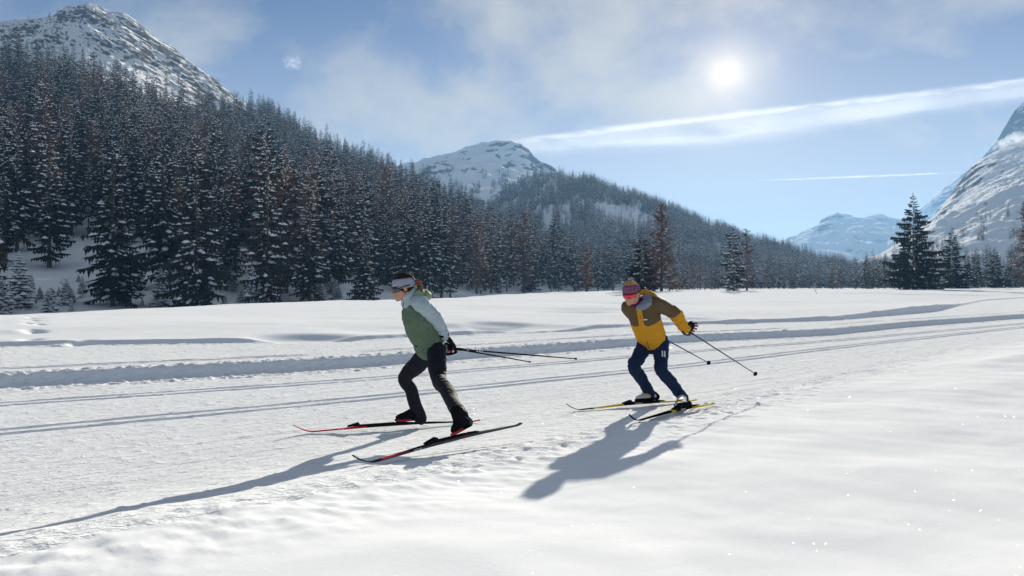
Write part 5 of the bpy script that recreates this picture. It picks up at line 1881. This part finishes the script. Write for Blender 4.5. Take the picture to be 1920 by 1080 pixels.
# ======================= the man in the yellow and brown jacket
def build_man():
    O = at(1250, 765, 10.0); O.z = 0
    F, Lf = unit((-.5, -.86, 0)), unit((.86, -.5, 0))
    hip, sh = at(1226, 645, 10.16), at(1203, 572, 9.92)
    hL, hR = at(1239, 646, 10.11), at(1212, 646, 10.20)
    kL, aL = at(1240, 694, 9.90), at(1281, 747, 9.97)
    kR, aR = at(1188, 686, 9.92), at(1219, 739, 10.10)
    sL, eL, wL = at(1231, 570, 9.84), at(1264, 587, 9.97), at(1286, 616, 10.10)
    sR, eR, wR = at(1178, 577, 10.0), at(1198, 606, 10.3), at(1233, 628, 10.5)
    t1, p1 = Vector((2.245, 10.38, 0.012)), Vector((0.611, 9.587, 0.012))
    p2 = ground_hit(1180, 796)
    t2 = far_end(p2, 1338, 761.5, 1.86)
    t1.z = gz(t1.x, t1.y) + 0.012; p1.z = gz(p1.x, p1.y) + 0.014; p2.z += 0.016; t2.z = max(t2.z, gz(t2.x, t2.y) + 0.03)
    mid2 = t2.lerp(p2, 0.42); mid1 = t1.lerp(p1, 0.46)
    d1, d2 = unit(p1 - t1), unit(p2 - t2)
    heelR = Vector((1.715, 10.122, mid1.z + 0.052)); toeR = heelR + d1 * 0.295
    heelL = t2.lerp(p2, 0.30) + Vector((0, 0, 0.050)); toeL = heelL + d2 * 0.295
    H = head_frame(at(1183.5, 550.5, 9.72), (-0.66, -0.70, -0.27), 1.05)
    hd = lambda x, y, z: H[0] + H[1] @ Vector((x, y, z))
    dL = unit(at(1300, 612, 10.2) - wL); dR = unit(at(1243, 634, 10.6) - wR)
    bm = bmesh.new()
    head_shape(bm, H)
    limb(bm, [sh + Vector((0, 0, -.03)), hd(-0.04, 0, -0.075), hd(-0.02, 0, -0.02)], [0.070, 0.060, 0.058], 14)
    torso_rings(bm, hip, sh, F, [(-0.12, .11, .09, 0), (0.0, .14, .10, 0), (0.2, .135, .095, .01), (0.5, .14, .10, .015), (0.75, .16, .105, .01), (0.92, .14, .085, 0), (1.03, .07, .06, 0)])
    limb(bm, [sL, eL, wL], [0.050, 0.042, 0.030], m=1); limb(bm, [sR, eR, wR], [0.050, 0.042, 0.030], m=1)
    limb(bm, [hL, kL, aL], [0.056, 0.040, 0.030], m=1); limb(bm, [hR, kR, aR], [0.056, 0.040, 0.030], m=1)
    foot_shape(bm, heelL, toeL, aL, 1, 0.85); foot_shape(bm, heelR, toeR, aR, 1, 0.85)
    hand_shape(bm, wL, dL, F * 0.9 + Vector((0, 0, -.2)), (-.3, 0, 1), 1.02, 0.28, 0.16, 0.92); hand_shape(bm, wR, dR, F * 0.9 + Vector((0, 0, -.2)), (0, 0, -1), 1.02, 0.7, 0.16, 0.92)
    me = fuse(bm, 'person', 0.0055, 3)
    root = place('person', me, (M_SKIN,), None, O); root.location = O
    tag(root, 'skier in yellow and brown hooded jacket, navy trousers and red mirrored glasses, following behind', 'person')
    # trousers
    bm = bmesh.new()
    torso_rings(bm, hip, sh, F, [(-0.16, .10, .09, 0), (-0.08, .155, .120, -.008), (0.03, .165, .128, -.004), (0.14, .155, .120, 0)])
    mL, mR = hL.lerp(kL, 0.5), hR.lerp(kR, 0.5)
    limb(bm, [hL + Vector((0, 0, .05)), mL, kL, kL.lerp(aL, .35) + F * -.012, kL.lerp(aL, .75), aL + (aL - kL).normalized() * 0.015], [0.092, 0.080, 0.068, 0.066, 0.057, 0.054], 18)
    limb(bm, [hR + Vector((0, 0, .05)), mR, kR, kR.lerp(aR, .35) + F * -.012, kR.lerp(aR, .75), aR + (aR - kR).normalized() * 0.015], [0.092, 0.080, 0.068, 0.066, 0.057, 0.054], 18)
    tr = finish(bm, 'trousers', (M_NAVY,), root, O, 0.008, 4, (0.011, 8, kL - aL, 43))
    q = hL.lerp(kL, 0.52); dth = unit(kL - hL)
    nrm = unit(Vector((0.12, -1, 0.1))); nrm = (nrm - dth * nrm.dot(dth)).normalized(); sd = dth.cross(nrm)
    bm = bmesh.new()
    for o_ in (-0.014, 0.014):
        c = q + nrm * 0.090 + sd * o_
        limb(bm, [c - dth * 0.036, c + dth * 0.036], [0.0075, 0.0075], 8, flat=nrm, ratio=0.6, m=1)
    me = bpy.data.meshes.new('thigh_stripes'); bm.to_mesh(me); bm.free(); place('thigh_stripes', me, (M_WHITE,), tr, O)
    # jacket
    bm = bmesh.new()
    torso_rings(bm, hip, sh, F, [(0.02, .160, .135, .006), (0.05, .168, .142, .006), (0.12, .166, .142, .010), (0.3, .166, .142, .016), (0.5, .172, .145, .020), (0.7, .182, .140, .016), (0.85, .178, .120, .008), (0.97, .145, .098, .006), (1.05, .10, .085, .02)])
    for a, b, c in ((sL, eL, wL), (sR, eR, wR)):
        limb(bm, [sh.lerp(a, 0.55), a, a.lerp(b, .5), b, b.lerp(c, .5), c], [0.075, 0.078, 0.070, 0.064, 0.056, 0.048], 18)
    me = fuse(bm, 'jacket', 0.0065, 4)
    sleeve_amt = lambda c: 0.8 + 1.0 * (np.minimum(seg_dist(c, eL, wL)[0], seg_dist(c, eR, wR)[0]) < 0.09)
    folds(me, 0.012, 8.5, sh - hip, 51, sleeve_amt)
    A = np.array(sh - hip); f = np.array(F) - A * (np.dot(np.array(F), A) / np.dot(A, A)); f /= np.linalg.norm(f)
    s = np.cross(A / np.linalg.norm(A), f)

    def zones(c):
        t = ((c - np.array(hip)) @ A) / (A @ A)
        lat = (c - np.array(hip)) @ s; fr = (c - np.array(hip)) @ f
        dL_, tL_ = seg_dist(c, sL, eL); dl2, tl2 = seg_dist(c, eL, wL)
        dR_, tR_ = seg_dist(c, sR, eR); dr2, tr2 = seg_dist(c, eR, wR)
        arm_up = np.minimum(np.where(tL_ > 0.12, dL_, 9), np.where(tR_ > 0.12, dR_, 9)); arm_lo = np.minimum(dl2, dr2)
        edge = 0.56 + 0.9 * np.abs(lat) * 0 + 0.12 * smooth(0.03, 0.16, np.abs(lat)) * 0
        plac = 0.032 + 0.05 * smooth(0.70, 0.60, t)
        brown = (t > 0.65 + 0.25 * np.maximum(0.06 - np.abs(lat), 0)) & ~((np.abs(lat) < plac) & (fr > 0.02))
        brown = np.where((arm_up < 0.10) & (arm_up < arm_lo + 0.01), True, brown)
        brown = np.where((arm_lo < 0.09) & (arm_lo < arm_up) & ((dl2 < .09) & (tl2 > 0.03) | (dr2 < .09) & (tr2 > 0.03)), False, brown)
        return brown.astype(int)
    paint(me, zones)
    jk = place('jacket', me, (M_YELLOW, M_BROWN), root, O)
    # zip and chest print
    fv = Vector(f); sv = Vector(s)
    bm = bmesh.new()
    pts = [hip + (sh - hip) * t + fv * (0.162 - 0.03 * max(0, (t - 0.6)) / 0.4 * 1.6) for t in (0.08, 0.3, 0.55, 0.75, 0.9)]
    limb(bm, pts, [0.004] * 5, 8); me = bpy.data.meshes.new('zip'); bm.to_mesh(me); bm.free(); place('zip', me, (M_BROWN,), jk, O)
    bm = bmesh.new()
    c = hip + (sh - hip) * 0.80 + fv * 0.135 + Lf * 0.055
    limb(bm, [c - Lf * 0.02, c + Lf * 0.02], [0.007, 0.007], 8, m=1); me = bpy.data.meshes.new('chest_print'); bm.to_mesh(me); bm.free(); place('chest_print', me, (M_WHITE,), jk, O)
    # hood lying open behind the neck: lining inside, yellow rim outside
    bm = bmesh.new()
    limb(bm, [at(1197, 577, 9.72), at(1206, 573, 9.72), at(1214, 566, 9.80), at(1214, 560, 9.95), at(1203, 562, 10.06)], [0.030, 0.046, 0.056, 0.052, 0.04], 16)
    finish(bm, 'hood_lining', (M_LINING,), jk, O, 0.006, 3, (0.006, 20, (0, 0, 1), 57))
    bm = bmesh.new()
    limb(bm, [at(1223, 573, 9.80), at(1229, 564, 9.86), at(1227, 555, 9.96), at(1219, 549.5, 10.04), at(1208, 547.5, 10.06), at(1198, 551, 10.02), at(1190, 560, 10.06)], [0.016, 0.026, 0.030, 0.030, 0.028, 0.024, 0.02], 14)
    ball(bm, at(1217, 558, 10.04), (0.075, 0.075, 0.065))
    finish(bm, 'hood', (M_YELLOW,), jk, O, 0.006, 3, (0.006, 18, (0, 0, 1), 59))
    # scarf
    bm = bmesh.new()
    limb(bm, [sh + F * 0.01, hd(-0.03, 0, -0.085)], [0.080, 0.068], 18, caps=False)
    finish(bm, 'neck_scarf', (M_PURPLE,), root, O, 0.006, 2)
    for w, d, e, curl, th in ((wL, dL, eL, 0.28, (-.3, 0, 1)), (wR, dR, eR, 0.7, (0, 0, -1))):
        bm = bmesh.new()
        hand_shape(bm, w, d, F * 0.9 + Vector((0, 0, -.2)), th, 1.10, curl, 0.16, 1.2)
        g = finish(bm, 'glove', (M_GLOVE,), root, O, 0.0034, 2)
        bm = bmesh.new(); bk = (e - w).normalized()
        limb(bm, [w + bk * 0.02, w - bk * 0.012], [0.046, 0.042], 16); finish(bm, 'glove_cuff', (M_GLOVE,), g, O, 0.005, 2)
    place('headband', band_mesh('headband', H, 0.022, 0.104, 1.05, 0.06, 0.006, 44, 0.012), (M_PRINT,), root, O)
    bm = bmesh.new()
    ball(bm, hd(-0.014, 0, 0.036), (0.101 * 1.05, 0.079 * 1.05, 0.100 * 1.05), H[1])
    rnd = random.Random(4)
    for k in range(26):
        a = rnd.random() * 6.28; r = 0.062 * rnd.random() ** 0.5
        limb(bm, [hd(-0.012 + r * math.cos(a), r * math.sin(a), 0.11), hd(-0.012 + 1.2 * r * math.cos(a) + .012, 1.2 * r * math.sin(a), 0.130 + 0.014 * rnd.random())], [0.010, 0.005], 6, m=1)
    finish(bm, 'hair', (M_BLOND,), root, O, 0.005, 2)
    glasses(H, M_LENSRED, root, O)
    for heel, toe, ank in ((heelL, toeL, aL), (heelR, toeR, aR)):
        d = unit(toe - heel); up = (ank - heel); up = (up - d * up.dot(d)).normalized(); sv_ = up.cross(d)
        bm = bmesh.new(); foot_shape(bm, heel, toe, ank, 1, 1.08, 0.12)
        bt = finish(bm, 'boot', (M_BOOTGREY,), root, O, 0.005, 3)
        place('sole', sole_mesh(heel, toe, ank, th=0.026), (M_INK,), bt, O)
        bm = bmesh.new(); limb(bm, [heel + up * 0.03 - d * 0.004, heel + d * 0.03 + up * 0.07], [0.044, 0.040], 12); finish(bm, 'heel_cup', (M_INK,), bt, O, 0.005, 2)
        for sg in (-1, 1):
            bm = bmesh.new()
            c = heel + d * 0.118 + up * 0.080 + sv_ * (sg * 0.043)
            ball(bm, c, (0.052, 0.013, 0.036), Matrix((d, sv_, up)).transposed(), 3)
            me = bpy.data.meshes.new('side_panel'); bm.to_mesh(me); bm.free(); pn = place('side_panel', me, (M_SKIYELLOW,), bt, O)
            bm = bmesh.new()
            limb(bm, [c + d * -.025 + up * .012 + sv_ * sg * .011, c + d * 0.012 + up * 0.014 + sv_ * sg * .013, c + d * -.004 + up * -.018 + sv_ * sg * .012], [0.005] * 3, 6)
            me = bpy.data.meshes.new('panel_print'); bm.to_mesh(me); bm.free(); place('panel_print', me, (M_INK,), pn, O)
            bm = bmesh.new(); ball(bm, heel + d * 0.215 + up * 0.036 + sv_ * (sg * 0.036), (0.024, 0.010, 0.014), Matrix((d, sv_, up)).transposed(), 2)
            me = bpy.data.meshes.new('toe_print'); bm.to_mesh(me); bm.free(); place('toe_print', me, (M_ORANGE,), bt, O)
        bm = bmesh.new()
        for q in (0.10, 0.135):
            limb(bm, [heel + d * q + sv_ * 0.05 + up * 0.07, heel + d * (q + .03) + up * 0.118, heel + d * q - sv_ * 0.05 + up * 0.07], [0.007] * 3, 8)
        me = bpy.data.meshes.new('buckle_strap'); bm.to_mesh(me); bm.free(); place('buckle_strap', me, (M_INK,), bt, O)
    return root, dict(t1=t1, p1=p1, t2=t2, p2=p2)


man, MN = build_man()
ski(MN['t1'], MN['p1'], 'yellow and black ski under the far boot of the skier in yellow',
    [(0, 0.30, M_SKIYELLOW), (0.30, 0.58, M_INK), (0.58, 0.80, M_SKIYELLOW), (0.80, 1.01, M_INK)], 0.46, (M_INK,), [('SPEEDMAX', 0.47, 0.022, M_WHITE)])
ski(MN['t2'], MN['p2'], 'yellow and black ski nearer the snow bank, under the skier in yellow',
    [(0, 0.30, M_SKIYELLOW), (0.30, 0.50, M_INK), (0.50, 0.56, M_SKIYELLOW), (0.56, 1.01, M_INK)], 0.40, (M_INK,), [('SPEEDMAX', 0.42, 0.022, M_WHITE)])
pole(at(1291, 621, 10.12), at(1418, 702, 11.08), 'dark ski pole with a round basket in the near hand of the skier in yellow', M_GREYPAINT, M_GREYPAINT, M_GREYPAINT, None, 0.030, 0.05)
pole(at(1240, 632, 10.56), at(1330, 681, 11.62), 'dark ski pole emerging from behind the hip of the skier in yellow', M_GREYPAINT, M_GREYPAINT, M_GREYPAINT, None, 0.030, 0.05)

# ------------------------------------------------------------------ small things on the meadow
for px, py, top, label in ((837, 558.5, 553, 'tiny red trail marker at the forest edge, right of the skier in the green vest'), (1321, 544.5, 539, 'tiny red trail marker at the far edge of the meadow, between the two larch trees')):
    p = flat_point(px, py)
    r = empty('trail_marker', p); tag(r, label, 'trail marker')
    h = (py - top) / FPX * p.y
    bm = bmesh.new(); limb(bm, [(0, 0, -0.3), (0, 0, h)], [0.025, 0.025], 8, m=1); me = bpy.data.meshes.new('stake'); bm.to_mesh(me); bm.free(); place('stake', me, (M_BARK,), r, None)
    bm = bmesh.new(); limb(bm, [(0, 0, h * 0.35), (0, 0, h)], [0.10, 0.07], 10, m=1); me = bpy.data.meshes.new('red_cap'); bm.to_mesh(me); bm.free(); place('red_cap', me, (M_RED,), r, None)
p = flat_point(1531, 549.5)
bm = bmesh.new()
for a, b in (((0, 0, -.1), (-0.35, 0, 0.9)), ((-0.12, 0, 0.3), (0.15, 0.1, 0.75)), ((-0.2, 0, 0.5), (-0.6, .1, 0.7))):
    limb(bm, [a, b], [0.03, 0.012], 6, m=1)
me = bpy.data.meshes.new('twig'); bm.to_mesh(me); bm.free()
o = place('twig', me, (M_BARK,), None, None); o.location = p
tag(o, 'dry twig sticking out of the bare snow of the meadow', 'twig')
